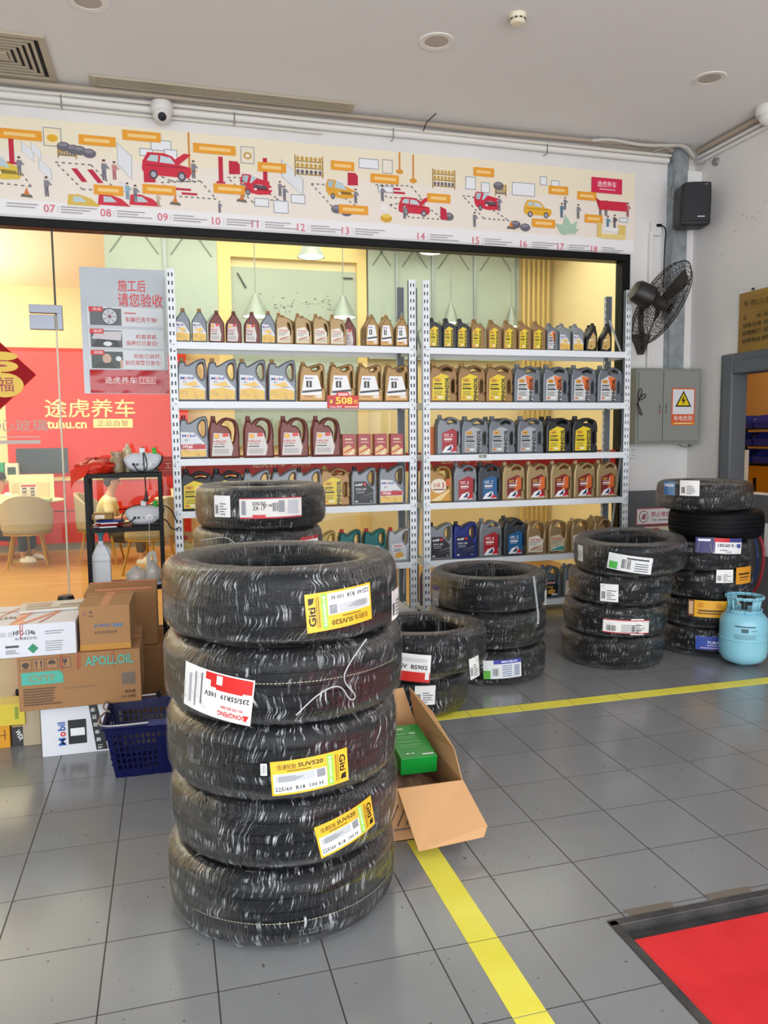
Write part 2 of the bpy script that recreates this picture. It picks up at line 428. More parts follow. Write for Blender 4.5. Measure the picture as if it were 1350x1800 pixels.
# sunken red platform in its steel frame
STEEL = mottled('scuffed_black_steel', '#3a3a3c', '#565350', 9, .55, .1, 4, (1, 1, 1), .3)
mb = MB()
mb.box((PX0-.016, -1.2, -.1), (PX0+.012, PY1+.01, .004), STEEL); mb.box((PX0-.016, PY1-.012, -.1), (4.3, PY1+.016, .004), STEEL); mb.box((PX0+.012, PY1-.05, -.1), (4.3, PY1-.012, -.028), STEEL)
mb.box((4.28, -1.2, -.1), (4.3, PY1, .0), STEEL); mb.box((PX0, -1.22, -.1), (4.3, -1.2, 0), STEEL); mb.box((PX0, -1.2, -.2), (4.3, PY1, -.1), STEEL)
struct(mb, 'trim_6', bevel=.002)
mb = MB(); xx = PX0+.02
for i in range(8): mb.quad([(xx+i*.29+.05, PY1+.018, .0006), (xx+i*.29+.20, PY1+.018, .0006), (xx+i*.29+.21, PY1+.05, .0006), (xx+i*.29+.04, PY1+.052, .0006)], M('#6d6458', .8))
struct(mb, 'trim_7', angle=None)
RED = mottled('worn_red_platform_paint', '#c40f19', '#e22a2f', 2.6, .55, .12)
p = thing('lift_platform', 'bright red scuffed platform sunk in the black steel floor frame', 'platform', (PX0, PY1, 0))
MB().box((.016, -3.0, -.098), (3.02, -.062, -.012), RED).build('red_plate', p, bevel=.004)

# ------------------------------------------------------------------ showroom behind the glass
CREAM = mottled('cream_showroom_paint', '#f0dcab', '#f4e3b7', .6, .7)
struct(MB().box((-6, YW+.06, -.1), (4.6, 12.2, 0), wood_planks()), 'floor_showroom', angle=None)
struct(MB().box((-6, YW+.12, 3.62), (4.6, 12.2, 3.72), M('#f3ead6', .8)), 'ceiling_showroom', angle=None)
mb = MB().box((-6, 12.05, 0), (4.6, 12.2, 3.62), CREAM).box((-6.1, YW+.12, 0), (-6, 12.2, 3.62), CREAM).box((4.3, YW+.12, 0), (4.45, 12.2, 3.62), CREAM)
struct(mb, 'wall_showroom', angle=None)
struct(MB().box((-6.1, -2.4, 0), (-6, YW, ZC), WALL), 'wall_left', angle=None)
# inner partition: cream below, pale green panels above
GRN = mottled('pale_green_frosted_panel', '#a6b3ab', '#afbcb3', 1.2, .35)
YP = 8.2; PNL = ((-.526, .03), (.045, .545), (2.12, 2.42), (2.45, 2.83), (2.86, 3.32), (3.35, 3.83), (3.86, 4.29))
mb = MB(); mb.box((.6, YP+.05, 0), (4.3, YP+.13, 3.62), CREAM); mb.box((.55, YP-.02, 0), (.68, YP+.05, 3.62), M('#e9cd8c', .6)); mb.box((2.0, YP-.02, 0), (2.1, YP+.05, 3.62), M('#e9cd8c', .6))
mb.box((.68, YP-.02, 3.3), (2.0, YP+.05, 3.62), M('#ecd08f', .6))
for i in range(6): mb.box((3.90+i*.06, YP-.06, 0), (3.925+i*.06, YP-.03, 3.62), M('#dcc07c', .6))
struct(mb, 'wall_partition', angle=None)
for i, (a, b) in enumerate(PNL):
    if i == 6: continue
    mb = MB().box((a, YP-.02, 2.3 if i > 1 else 2.42), (b, YP+.02, 3.62), GRN)
    c = M('#78837c', .6)
    for sx in (1, -1):
        xa = a if sx > 0 else b
        mb.quad([(xa+sx*.04, YP-.022, 3.28), (xa+sx*.06, YP-.022, 3.28), (xa+sx*.26, YP-.022, 3.56), (xa+sx*.24, YP-.022, 3.56)], c)
        mb.quad([(xa+sx*.04, YP-.022, 2.72), (xa+sx*.06, YP-.022, 2.72), (xa+sx*.26, YP-.022, 2.46), (xa+sx*.24, YP-.022, 2.46)], c)
    struct(mb, 'trim_%d' % (20+i), angle=None)
for i, x in enumerate((.038, 2.435, 2.845, 3.335, 3.845)):
    struct(MB().box((x-.016, YP-.04, 2.3), (x+.016, YP+.02, 3.62), M('#98a3a6', .4, .5)), 'trim_%d' % (30+i), angle=None)
# grey-green pinboard inside the cream frame
bd = thing('smudged_panel_board', 'pale green board with black smudges inside a cream frame behind the glass', 'board', (1.34, YP+.05, 2.28))
MB().box((-.66, -.03, -.9), (.66, 0, .93), M('#a9b4a8', .4)).build('panel', bd)
rr = random.Random(3); els = []
for i in range(60):
    x = rr.uniform(-.38, .45); y = .52+.12*abs(x)+rr.gauss(0, .05); s = rr.uniform(.004, .012)
    els.append(('r', x, y, x+s*rr.uniform(1, 2.6), y+s*.7, '#55584c'))
decal(els+[('p', [(-.60, .86), (-.585, .87), (-.5, .72), (-.515, .71)], '#3a3c3c'), ('r', .5, .85, .62, .87, '#3a3c3c')], y0=-.031).build('smudge_marks', bd, fix=False, angle=None)
# red feature wall with the shop's name, far back on the left
mb = MB().box((-2.13, 11.75, .1), (.3, 12.05, 2.74), M('#d4260a', .4)).box((-6, 11.72, 0), (.3, 12.05, .1), M('#a79a86', .6))
struct(mb, 'wall_feature', angle=None)
Y0 = 11.74
sg = thing('shop_name_lettering', 'large pale yellow shop name lettering on the red wall behind the glass', 'sign', (-1.03, Y0, 1.85))
decal([('t', '途虎养车', 0, .06, .26, '#ffe9a0', 0, 1.2)], y0=0).build('name_lettering', sg, fix=False, angle=None)
decal([('t', 'tuhu.cn', -.32, -.16, .13, '#ffe9a0', 0, .52), ('r', .03, -.215, .56, -.09, '#ffe9a0'), ('t', '正品自营', .29, -.152, .085, '#8d5a35', 0, .42)], y0=0).build('subline_lettering', sg, fix=False, angle=None)
# reception counter
ct = thing('reception_counter', 'glossy red reception counter with dark line along its front behind the tables', 'counter', (-2.4, 11.2, 0))
mb = MB().box((-1.3, -.2, .1), (2.3, .4, .52), M('#cf260b', .25)).box((-1.3, -.2, .535), (2.3, .4, .93), M('#d2290d', .25)); mb.build('front_panel', ct)
MB().box((-1.3, -.17, .0), (2.3, .4, .1), M('#8f8678', .5)).box((-1.3, -.17, .52), (2.3, .4, .535), M('#571410', .5)).build('plinth', ct)
MB().box((-1.32, -.22, .93), (2.32, .42, .96), M('#cdb78a', .4)).build('counter_top', ct)
mo = thing('dark_monitor', 'wide dark grey screen standing on the red reception counter', 'screen', (-1.62, 11.25, .96))
MB().box((-.32, -.02, .06), (.32, .02, .4), M('#33353b', .3)).build('screen_panel', mo); MB().box((-.1, -.08, 0), (.1, .08, .02), M('#2a2b2e')).cyl((0, 0, .01), (0, 0, .08), .02, M('#2a2b2e')).build('stand', mo)
bx = thing('small_green_box', 'small green and white box on the left of the red counter', 'box', (-2.15, 11.1, .96))
MB().box((-.09, -.06, 0), (.09, .06, .22), M('#2f9a6c', .5)).build('carton', bx); decal([('r', -.06, .04, .0, .18, '#e9efe9')], y0=-.061).build('printed_panel', bx, fix=False)
bx = thing('white_picture_box', 'white box with dark square picture on the red counter', 'box', (-1.97, 11.1, .96))
MB().box((-.08, -.05, 0), (.08, .05, .21), M('#d8d3c4', .5)).build('carton', bx); decal([('r', -.05, .05, .05, .16, '#3b4a44')], y0=-.051).build('printed_panel', bx, fix=False)

# seated people, chairs and tables
def skin_figure(name, verts, edges, m, parent, sub=2, loc=None):
    bm = bmesh.new(); l = bm.verts.layers.skin.verify(); vs = [bm.verts.new(v[:3]) for v in verts]
    for a, b in edges: bm.edges.new((vs[a], vs[b]))
    for v, q in zip(vs, verts): v[l].radius = (q[3], q[4] if len(q) > 4 else q[3])
    vs[0][l].use_root = True
    me = bpy.data.meshes.new(name); bm.to_mesh(me); bm.free(); me.materials.append(m)
    o = link(name, me, parent, loc); o.modifiers.new('skin', 'SKIN').use_smooth_shade = True
    sd = o.modifiers.new('smooth', 'SUBSURF'); sd.levels = sub; sd.render_levels = sub
    return o
SKIN = M('#c89372', .55)
def seated(name, label, loc, rz, shirt, trousers, shoe, hair, phone=True, low=.35):
    """a person sitting on a chair, facing local +X"""
    t = thing(name, label, 'person', loc, rz); s = low; t.scale = (.93, .93, .93)
    V = [(0, 0, s+.10, .13, .16), (.0, 0, s+.30, .12, .15), (.04, 0, s+.46, .12, .17), (.07, 0, s+.54, .05, .06), (.09, 0, s+.585, .05, .05), (.11, 0, s+.67, .085, .075), (.11, 0, s+.75, .07, .065)]
    E_ = [(0, 1), (1, 2), (2, 3), (3, 4), (4, 5), (5, 6)]
    def chain(root, pts):
        k = root
        for p in pts: V.append(p); E_.append((k, len(V)-1)); k = len(V)-1
        return k
    for sg in (-1, 1):
        w = chain(2, [(.05, sg*.17, s+.44, .05), (.12, sg*.21, s+.22, .042), (.36, sg*.12, s+.27, .03), (.41, sg*.10, s+.30, .028, .018)])
        for j, (dy, ln) in enumerate(((-.024, .05), (-.008, .06), (.008, .055), (.024, .045))):
            k = chain(w, [(.45, sg*.10+dy, s+.32, .009), (.45+ln*.5, sg*.10+dy, s+.34+ln*.3, .008)])
        chain(w, [(.42, sg*.10-sg*.035, s+.335, .010), (.44, sg*.10-sg*.05, s+.365, .008)])
        f = chain(0, [(.08, sg*.09, s+.07, .085), (.42, sg*.12, s+.06, .06), (.44, sg*.12, s-.16, .05), (.43, sg*.12, .07, .035), (.47, sg*.12, .035, .035), (.56, sg*.12, .03, .026)])
    skin_figure('body', V, E_, SKIN, t)
    # clothes follow the body
    TV = [(0, 0, s+.06, .145, .18), (0, 0, s+.30, .135, .168), (.04, 0, s+.46, .13, .18), (.068, 0, s+.515, .07, .09)]; TE = [(0, 1), (1, 2), (2, 3)]
    for sg in (-1, 1):
        TV.append((.05, sg*.17, s+.44, .066)); TE.append((2, len(TV)-1)); TV.append((.10, sg*.20, s+.28, .064)); TE.append((len(TV)-2, len(TV)-1))
    skin_figure('shirt', TV, TE, shirt, t)
    LV = [(0, 0, s+.06, .15, .18)]; LE = []
    for sg in (-1, 1):
        for q in ((.10, sg*.09, s+.07, .098), (.42, sg*.12, s+.06, .072), (.44, sg*.12, s-.16, .062), (.43, sg*.12, .12, .055)):
            LV.append(q); LE.append((0 if q[0] == .10 else len(LV)-2, len(LV)-1))
    skin_figure('trousers', LV, LE, trousers, t)
    for sg in (-1, 1): MB().ball((.49, sg*.12, .0), .05, shoe, 12, (2.4, .95, 1.5), 0, 1).build('shoe', t)
    hd = MB().ball((.095, 0, s+.735), .098, hair, 16, (1.0, .92, .98), -.15, 1).ball((.065, 0, s+.715), .09, hair, 14, (.85, 1, 1.1)); hd.build('hair', t)
    fc = MB()
    for sg in (-1, 1): fc.ball((.186, sg*.032, s+.695), .009, M('#2b2320', .4), 8)
    fc.ball((.202, 0, s+.668), .014, SKIN, 8, (1, .8, 1.5)); fc.box((.186, -.022, s+.626), (.192, .022, s+.633), M('#9b5a4c', .5))
    for sg in (-1, 1): fc.ball((.105, sg*.078, s+.68), .02, SKIN, 8, (.7, .5, 1.3))
    fc.build('face_features', t)
    if phone:
        ph = MB().box((-.006, -.035, -.07), (.006, .035, .07), M('#e9e6e0', .3)); o = ph.build('handheld_phone', None, (0, 0, 0))
        o.rotation_euler = (0, .7, rz); o.location = Matrix.Translation(loc) @ Matrix.Rotation(rz, 4, 'Z') @ Vector((.47, .06, s+.375))
        tag(o, 'pale phone held up by the seated person behind the glass', 'phone')
    return t
LEA = M('#a39272', .55); GOLD = M('#b08432', .4, .4)
def tub_chair(label, loc, rz):
    t = thing('tub_chair', label, 'chair', loc, rz, 'showroom tub chairs')
    n = 22; mb = MB(); ring = []
    for i in range(n+1):       # wrap-around back, open towards +X
        a = math.radians(62+236*i/n); c = -math.cos(math.radians(236*i/n-118)); hgt = .60+.24*max(0, math.cos(math.radians(236*i/n-118)))**.7
        for r, z in ((.27, .44), (.285, hgt), (.265, hgt+.012), (.235, hgt-.005), (.225, .44)): ring.append((r*math.cos(a), r*math.sin(a)*1.02, z))
    fs = []
    for i in range(n):
        for q in range(5): fs.append((i*5+q, (i+1)*5+q, (i+1)*5+(q+1) % 5, i*5+(q+1) % 5))
    fs += [tuple(range(5)), tuple(reversed(range(n*5, n*5+5)))]
    mb.add(ring, fs, LEA).build('wrap_back', t)
    MB().lathe([(.0, .40), (.25, .40), (.265, .42), (.26, .46), (.22, .485), (0, .49)], LEA, n=24).build('seat_cushion', t)
    MB().lathe([(.20, .385), (.262, .385), (.262, .402), (.20, .402)], GOLD, n=24, closed=True).build('seat_ring', t)
    for i in range(4):
        a = PI/4+i*PI/2; MB().cyl((.30*math.cos(a), .30*math.sin(a), 0), (.20*math.cos(a), .20*math.sin(a), .40), .011, GOLD, 8, .017).build('leg', t)
    return t
def round_table(label, loc, r=.36):
    t = thing('round_table', label, 'table', loc)
    MB().lathe([(0, .71), (r-.03, .71), (r, .725), (r, .735), (r-.01, .74), (0, .74)], M('#efe3c2', .35), n=36).build('table_top', t)
    MB().lathe([(.05, .03), (.05, .71)], M('#a88b4c', .5), n=16).lathe([(0, 0), (.2, 0), (.2, .015), (.05, .03)], M('#a88b4c', .5), n=24).build('pedestal', t); return t
TABZ = .74
tub_chair('beige tub chair with back turned to the glass, pushed up to the round table', (-1.60, 9.72, 0), 1.65)
tub_chair('beige tub chair that the person in the cream shirt sits on', (-.80, 9.74, 0), -.15)
tub_chair('beige tub chair seen between the black rack legs, nearest to the glass', (-.22, 8.75, 0), 2.5)
round_table('pale round table with tissue box and menu card behind the glass', (-1.72, 10.3, 0), .46)
round_table('pale round table with a paper cup, behind the white rack post', (.12, 10.05, 0), .3)
seated('person', 'person in a cream printed shirt looking down at a phone, seen through the black rack', (-.74, 9.72, .0), -.1, M('#e6d5a4', .8), M('#5a5048', .8), M('#d9d2c4', .6), M('#2c211b', .7), True)
seated('person', 'person in dark grey clothes and white shoes sitting at the far left table', (-2.08, 10.35, 0), -.3, M('#55524f', .8), M('#3f4148', .8), M('#ece6da', .5), M('#2a211d', .7), False)
tub_chair('beige tub chair under the person in dark clothes at the frame edge', (-2.16, 10.37, 0), -.3)
o = MB().box((-.13, -.06, 0), (.13, .06, .085), M('#f2e3b8', .5)).ball((0, 0, .085), .04, M('#fbf6e8', .8), 8, (1.1, .6, .7)).build('tissue_box', None, (-1.85, 10.05, TABZ)); tag(o, 'cream tissue box with a tissue sticking out on the round table', 'tissue box')
mc = thing('menu_card', 'upright white menu card with red and dark lines on the round table', 'card', (-1.62, 10.06, TABZ+.002), .1)
MB().box((-.09, -.01, 0), (.09, .01, .21), M('#efe2d3', .5)).build('card_panel', mc)
decal([('r', -.08, .17, .08, .195, '#c9513b')]+[e for y in (.14, .10, .06) for e in (('r', -.07, y, -.02, y+.018, '#574a45'), ('r', .02, y, .065, y+.018, '#574a45'), ('r', -.08, y-.014, .08, y-.01, '#b5533f'))], y0=-.011, eps=.001).build('printed_lines', mc, fix=False)
o = MB().box((-.14, -.08, 0), (.14, .08, .035), M('#a9c08b', .5)).build('green_tray', None, (-1.5, 9.98, TABZ), bevel=.006); tag(o, 'flat pale green tray on the right part of the round table', 'tray')
o = MB().lathe([(.03, 0), (.042, .11), (.044, .112), (.038, .11), (.027, .006)], M('#efe0bd', .6), n=16).build('paper_cup', None, (.06, 9.95, TABZ)); tag(o, 'cream paper cup on the small table behind the white rack post', 'cup')
lp = thing('cream_display_panel', 'cream display panel leaning upright behind the menu card', 'panel', (-1.62, 10.55, TABZ))
MB().box((-.3, -.015, .0), (.22, .015, .30), M('#e8d9ae', .5)).build('panel', lp); MB().box((-.26, -.03, 0), (.16, -.016, .2), M('#cfbf98', .5)).build('front_card', lp)

# lamp reflections in the glass, built as pendants hung in the showroom
PEND = M('#86918a', .35, .2); GLOW = emit('lamp_glow', '#fffdf0', 3.0)
for i, (x, y, z) in enumerate(((.89, 7.9, 2.66), (1.78, 7.9, 2.68), (1.42, 7.7, 3.22), (2.74, 7.9, 3.38), (3.92, 7.8, 3.38), (2.95, 7.9, 2.66), (3.65, 7.9, 2.64))):
    wh = ('modelled reflection of a large white bell lamp above the brown oil bottles', 'modelled reflection of a white bell lamp above the ribbed gold oil bottles', 'modelled reflection of a bright lamp close under the black header, centre of the window', 'modelled reflection of a white lamp under the header above the white rack posts', 'modelled reflection of a white lamp at the top right corner of the shop window', 'modelled reflection of a small white lamp above the gold bottles on the right rack', 'modelled reflection of a small white lamp above the grey bottles on the right rack')[i]
    t = thing('reflected_lamp', wh, 'lamp', (x, y, z), 0, 'lamp reflections built behind the glass'); r = .135 if i < 5 else .09
    MB().lathe([(r, 0), (r*.93, .02), (r*.6, .11), (r*.28, .19), (r*.2, .22), (0, .225)], PEND, n=24, cap=False).build('shade', t, fix=False)
    MB().lathe([(0, .004), (r*.9, .004), (r*.9, .012), (0, .012)], GLOW, n=24).build('diffuser', t)
    MB().cyl((0, 0, .22), (0, 0, 3.62-z), .006, M('#8f968f')).build('cord', t)

# ------------------------------------------------------------------ store room seen through the hatch
TAN = mottled('tan_storeroom_paint', '#c79a5c', '#d0a466', .8, .7)
mb = MB().box((6.3, 3, 0), (6.4, 8.2, 3.2), TAN).box((4.6, 8.2, 0), (6.4, 8.3, 3.2), TAN).box((4.6, 2.9, 0), (6.4, 3, 3.2), TAN).box((4.6, 5.5, 0), (4.63, 8.2, 3.2), TAN)
struct(mb, 'wall_storeroom', angle=None)
struct(MB().box((4.6, 3, 3.2), (6.4, 8.2, 3.3), TAN), 'ceiling_storeroom', angle=None); struct(MB().box((4.6, 3, -.1), (6.4, 8.2, 0), M('#6a6a68', .6)), 'floor_storeroom', angle=None)
rk = thing('parts_bin_rack', 'dark rack carrying three rows of blue parts bins in the store room', 'rack', (5.85, 6.35, 0))
DK = M('#17181c', .6)
for y in (-.75, .75):
    for x in (-.2, .2): MB().box((x-.02, y-.02, 0), (x+.02, y+.02, 1.62), DK).build('post', rk)
for z in (1.17, 1.345, 1.515): MB().box((-.22, -.77, z-.015), (.22, .77, z), DK).build('shelf', rk)
MB().box((-.22, -.77, .5), (.22, .77, .52), DK).build('shelf', rk)
BLU = M('#26338c', .35); rr = random.Random(5)
nm = ('top', 'middle', 'bottom'); o_ = ('first', 'second', 'third', 'fourth', 'fifth')
for r_, z in enumerate((1.515, 1.345, 1.17)):
    for c in range(5):
        y = 6.35+.6-c*.29
        t = thing('parts_bin', 'blue open-fronted parts bin, %s from the hatch jamb in the %s row' % (o_[c], nm[r_]), 'bin', (5.84, y, z), 0, 'blue parts bins')
        b = MB(); h = .13; w = .13
        b.hexa([(-.19, -w, 0), (.19, -w, 0), (.19, w, 0), (-.19, w, 0)], [(-.19, -w, .012), (.19, -w, .012), (.19, w, .012), (-.19, w, .012)], BLU)
        for sy in (-w, w-.008): b.add([(-.19, sy, 0), (.19, sy, 0), (.19, sy, h), (-.08, sy, h), (-.2, sy, .055), (-.19, sy+.008, 0), (.19, sy+.008, 0), (.19, sy+.008, h), (-.08, sy+.008, h), (-.2, sy+.008, .055)], [(0, 1, 2, 3, 4), (9, 8, 7, 6, 5), (0, 5, 6, 1), (1, 6, 7, 2), (2, 7, 8, 3), (3, 8, 9, 4), (4, 9, 5, 0)], BLU)
        b.box((-.2, -w, 0), (-.19, w, .055), BLU).box((.18, -w, 0), (.19, w, h), BLU); b.box((-.206, -w, .045), (-.19, w, .06), BLU)
        b.build('bin_body', t)
        k = rr.choice(('#d8532c', '#c9c2b2', '#8a8f97', '#3a3d44'))
        MB().ball((.02, 0, .05), .07, M(k, .6), 8, (1.2, 1.2, .9)).build('spare_parts', t)
o = MB().box((-.2, -.7, 0), (.2, .7, .62), M('#c8860e', .5)).box((-.21, .1, .3), (-.2, .14, .5), BLACK).build('yellow_cabinet', None, (5.85, 6.35, .52), bevel=.004); tag(o, 'amber yellow cabinet box under the blue parts bins', 'cabinet')
o = MB().box((-.05, -.04, 0), (.0, .04, 1.32), M('#d8cdb8', .6)).box((-.05, .04, 0), (0, .06, 1.12), M('#d8cdb8', .6)).build('pale_board', None, (4.75, 5.56, 0)); tag(o, 'pale upright board just inside the hatch jamb', 'board')

# ------------------------------------------------------------------ white slotted racking
RW = M('#e9eef2', .4)
YF, YB = 5.60, 5.93
SH = [2.125, 1.718, 1.318, .950, .505, .140]; LIP = .048; HP = 2.615
def post_mesh(back=False):
    mb = MB(); w = .055; cx = (0, .011, .021, .034, .044, w); z = 0.02; zs = [0]
    while z < HP-.04: zs += [z, z+.026]; z += .0565
    zs.append(HP)
    t = .003
    def cell(x0, x1, z0, z1):
        mb.box((x0, 0, z0), (x1, t, z1), RW)
    for (a, b) in ((0, 1), (2, 3), (4, 5)): cell(cx[a], cx[b], 0, HP)
    for (a, b) in ((1, 2), (3, 4)):
        for i in range(0, len(zs)-1, 2): cell(cx[a], cx[b], zs[i], zs[i+1])
    mb.box((0, 0, 0), (.003, .038, HP), RW)
    # darker grey strip added behind the slots, standing in for their shade
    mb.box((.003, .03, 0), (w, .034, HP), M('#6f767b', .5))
    return mb.mesh('post', None)
PM = post_mesh()
def rack(x0, x1, label):
    t = thing('slotted_shelf_rack', label, 'shelf rack', (x0, 0, 0), 0, 'white oil racks'); w = x1-x0
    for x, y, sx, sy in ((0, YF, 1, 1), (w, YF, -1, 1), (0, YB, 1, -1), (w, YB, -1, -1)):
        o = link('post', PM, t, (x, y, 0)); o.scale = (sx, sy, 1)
    for z in SH:
        mb = MB(); mb.box((.05, YF+.004, z-.012), (w-.05, YB-.004, z), RW)
        mb.box((.05, YF-.004, z-LIP), (w-.05, YF+.014, z), RW); mb.box((.05, YB-.014, z-LIP), (w-.05, YB+.004, z), RW)
        for x in (.012, w-.03): mb.box((x, YF+.01, z-LIP), (x+.018, YB-.01, z-.002), RW)
        for x in (.02, w-.052): mb.box((x, YF-.007, z-LIP-.012), (x+.032, YF-.001, z+.012), RW).cyl((x+.016, YF-.007, z-.02), (x+.016, YF-.010, z-.02), .006, M('#9aa0a4', .4), 8)
        mb.build('shelf', t, bevel=.0015)
    for x in (.02, w-.02):
        MB().tube([(x, YF+.03, 2.0), (x, YB-.03, 2.42)], .009, M('#b9c0c5', .4), 6).tube([(x, YB-.03, .2), (x, YF+.03, 1.6)], .009, M('#b9c0c5', .4), 6).build('brace', t)
    return t
LX0, LX1, RX0, RX1 = .03, 1.815, 1.868, 3.645
rack(LX0, LX1, 'left white slotted steel rack, with the yellow and red price tag on its lip')
rack(RX0, RX1, 'right white slotted steel rack, nearest the wall fan')

# ------------------------------------------------------------------ oil containers
def mobil(x, y, h, W_):      # blue lettering with its red o
    return [('t', 'M', x+.13*W_, y, h, '#1f4aa0', 0, .26*W_), ('t', 'o', x+.385*W_, y-.06*h, h*.74, '#d8222c', 0, .2*W_), ('t', 'bil', x+.70*W_, y+.02*h, h*1.04, '#1f4aa0', 0, .36*W_)]
def rings(x0, x1, y0, y1, col, seed, n=6):
    rr = random.Random(seed); e = []
    for i in range(n):
        x, y, r = rr.uniform(x0, x1), rr.uniform(y0, y1), rr.uniform(.006, .011); e += [('e', x, y, r, r, col), ('e', x, y, r*.6, r*.6, '#f6dc8a')]
    return e
def d_mobil(w, h, low='#e9bf58', mt=False):
    e = [('p', [(.05*w, .05*h), (.90*w, .05*h), (.92*w, .30*h), (.52*w, .60*h), (.08*w, .62*h)], '#dfe1e4'), ('p', [(.05*w, .05*h), (.9*w, .05*h), (.92*w, .25*h), (.5*w, .32*h), (.07*w, .28*h)], low),
         ('p', [(.1*w, .40*h), (.45*w, .34*h), (.72*w, .37*h), (.6*w, .47*h), (.3*w, .41*h)], '#ecc35f')]
    e += mobil(.12*w, .53*h, .055*h*1.2, .5*w) + [('t', '美孚', .26*w, .45*h, .045*h, '#3c4c66')]
    if mt: e = e[:1]+[('r', .07*w, .22*h, .9*w, .33*h, '#c4242a'), ('t', 'MT60', .3*w, .275*h, .07*h, '#ffffff'), ('p', [(.05*w, .05*h), (.9*w, .05*h), (.9*w, .2*h), (.07*w, .2*h)], '#ecc35f')]+mobil(.12*w, .53*h, .06*h, .5*w)+[('t', '美孚', .26*w, .43*h, .045*h, '#3c4c66')]
    return e+rings(.15*w, .8*w, .08*h, .22*h, '#b8862a', 1)+bars(.5*w, .84*w, (.34*h,), .012*h, '#57606b')
def d_mobil1(w, h):
    return [('p', [(.06*w, .12*h), (.82*w, .12*h), (.82*w, .30*h), (.68*w, .66*h), (.2*w, .66*h), (.12*w, .3*h)], '#f0f0ef'), ('p', [(.06*w, .05*h), (.86*w, .05*h), (.86*w, .17*h), (.06*w, .17*h)], '#d8a45c'),
            ('r', .27*w, .36*h, .47*w, .52*h, '#0d0e10'), ('t', '1', .37*w, .44*h, .12*h, '#f4f4f4')]+mobil(.24*w, .585*h, .045*h, .3*w)+[('p', [(.12*w, .22*h), (.84*w, .27*h), (.84*w, .32*h), (.12*w, .27*h)], '#26262a'), ('r', .6*w, .10*h, .82*w, .155*h, '#e9e6de'), ('r', .2*w, .125*h, .5*w, .14*h, '#7c5a22')]
def d_penn(w, h, bg='#e9cf2a', pro=True, orange=False, dark='#15161a'):
    e = [('p', [(.10*w, .06*h), (.70*w, .06*h), (.70*w, .66*h), (.42*w, .72*h), (.12*w, .6*h)], bg)]
    if orange: e += [('p', [(.40*w, .7*h), (.7*w, .66*h), (.7*w, .3*h), (.52*w, .35*h)], '#e8742c')]
    e += [('e', .28*w, .56*h, .12*w, .05*h, '#c9362a'), ('e', .28*w, .56*h, .10*w, .038*h, '#f2c531'), ('r', .22*w, .545*h, .34*w, .572*h, '#4a3a1e'),
          ('t', 'PENNZOIL', .62*w, .34*h, .135*w, dark, 90, .60*h, .05), ('t', 'PT Pro', .28*w, .40*h, .035*h, dark, 0, .26*w) if pro else ('r', .16*w, .39*h, .44*w, .41*h, dark),
          ('r', .15*w, .33*h, .47*w, .365*h, dark), ('r', .16*w, .445*h, .44*w, .475*h, dark), ('r', .3*w, .10*h, .46*w, .15*h, '#eeeade'), ('e', .2*w, .12*h, .055*w, .028*h, '#e07a34')]
    return e+bars(.16*w, .46*w, (.27*h, .23*h, .19*h), .012*h, '#5c5540', 3)
def d_shell(w, h):
    return [('p', [(.08*w, .06*h), (.72*w, .06*h), (.78*w, .25*h), (.66*w, .58*h), (.16*w, .60*h)], '#d9d4cf'), ('e', .26*w, .52*h, .09*w, .055*h, '#d23a28'), ('e', .26*w, .52*h, .075*w, .045*h, '#f3c22e'), ('p', [(.45*w, .50*h), (.66*w, .52*h), (.6*w, .6*h), (.44*w, .58*h)], '#d8352b'),
            ('t', 'HELIX', .36*w, .40*h, .045*h, '#c7302b', 0, .42*w), ('t', 'ULTRA', .34*w, .34*h, .035*h, '#8c2a2a', 0, .36*w), ('r', .15*w, .265*h, .5*w, .29*h, '#55504e')]+bars(.15*w, .66*w, (.21*h, .18*h, .15*h, .12*h), .012*h, '#9a938d', 4)
def d_titan(w, h, bg='#e7e1d3', tint=None):
    e = [('p', [(.08*w, .07*h), (.8*w, .07*h), (.8*w, .42*h), (.55*w, .56*h), (.1*w, .5*h)], bg), ('t', 'TITAN', .42*w, .43*h, .06*h, '#c5222c', 0, .55*w), ('r', .14*w, .355*h, .66*w, .372*h, '#6a5e55')]
    e += [('p', [(.1*w, .10*h), (.78*w, .10*h), (.78*w, .2*h), (.4*w, .24*h)], tint or '#cdbf9f'), ('p', [(.2*w, .14*h), (.75*w, .25*h), (.75*w, .27*h), (.2*w, .17*h)], '#b23a35' if not tint else '#e9f0ee')]
    return e+bars(.14*w, .6*w, (.32*h, .29*h), .01*h, '#8a8075', 6)
def d_cxt(w, h, top, num):
    return [('p', [(.2*w, .06*h), (.82*w, .06*h), (.82*w, .58*h), (.66*w, .66*h), (.34*w, .58*h), (.2*w, .54*h)], top), ('p', [(.5*w, .2*h), (.82*w, .3*h), (.82*w, .58*h), (.62*w, .6*h)], '#d8672c' if num is None else top),
            ('p', [(.2*w, .06*h), (.5*w, .06*h), (.62*w, .26*h), (.35*w, .2*h)], '#f0f1f4'), ('p', [(.40*w, .06*h), (.82*w, .06*h), (.70*w, .12*h), (.62*w, .26*h)], '#e2e5ea'), ('p', [(.38*w, .10*h), (.58*w, .12*h), (.60*w, .25*h)], '#25335c'), ('p', [(.54*w, .07*h), (.82*w, .09*h), (.66*w, .18*h)], '#cf2027'),
            ('t', 'CXT', .38*w, .50*h, .045*h, '#f2d24a' if num is None else '#ffffff', 0, .22*w), ('t', num or '5', .60*w, .50*h, .06*h, '#f4f4f4'), ('r', .28*w, .37*h, .62*w, .41*h, '#efe9e2')]+bars(.28*w, .66*w, (.45*h, .34*h), .01*h, '#e8dcd4', 8)
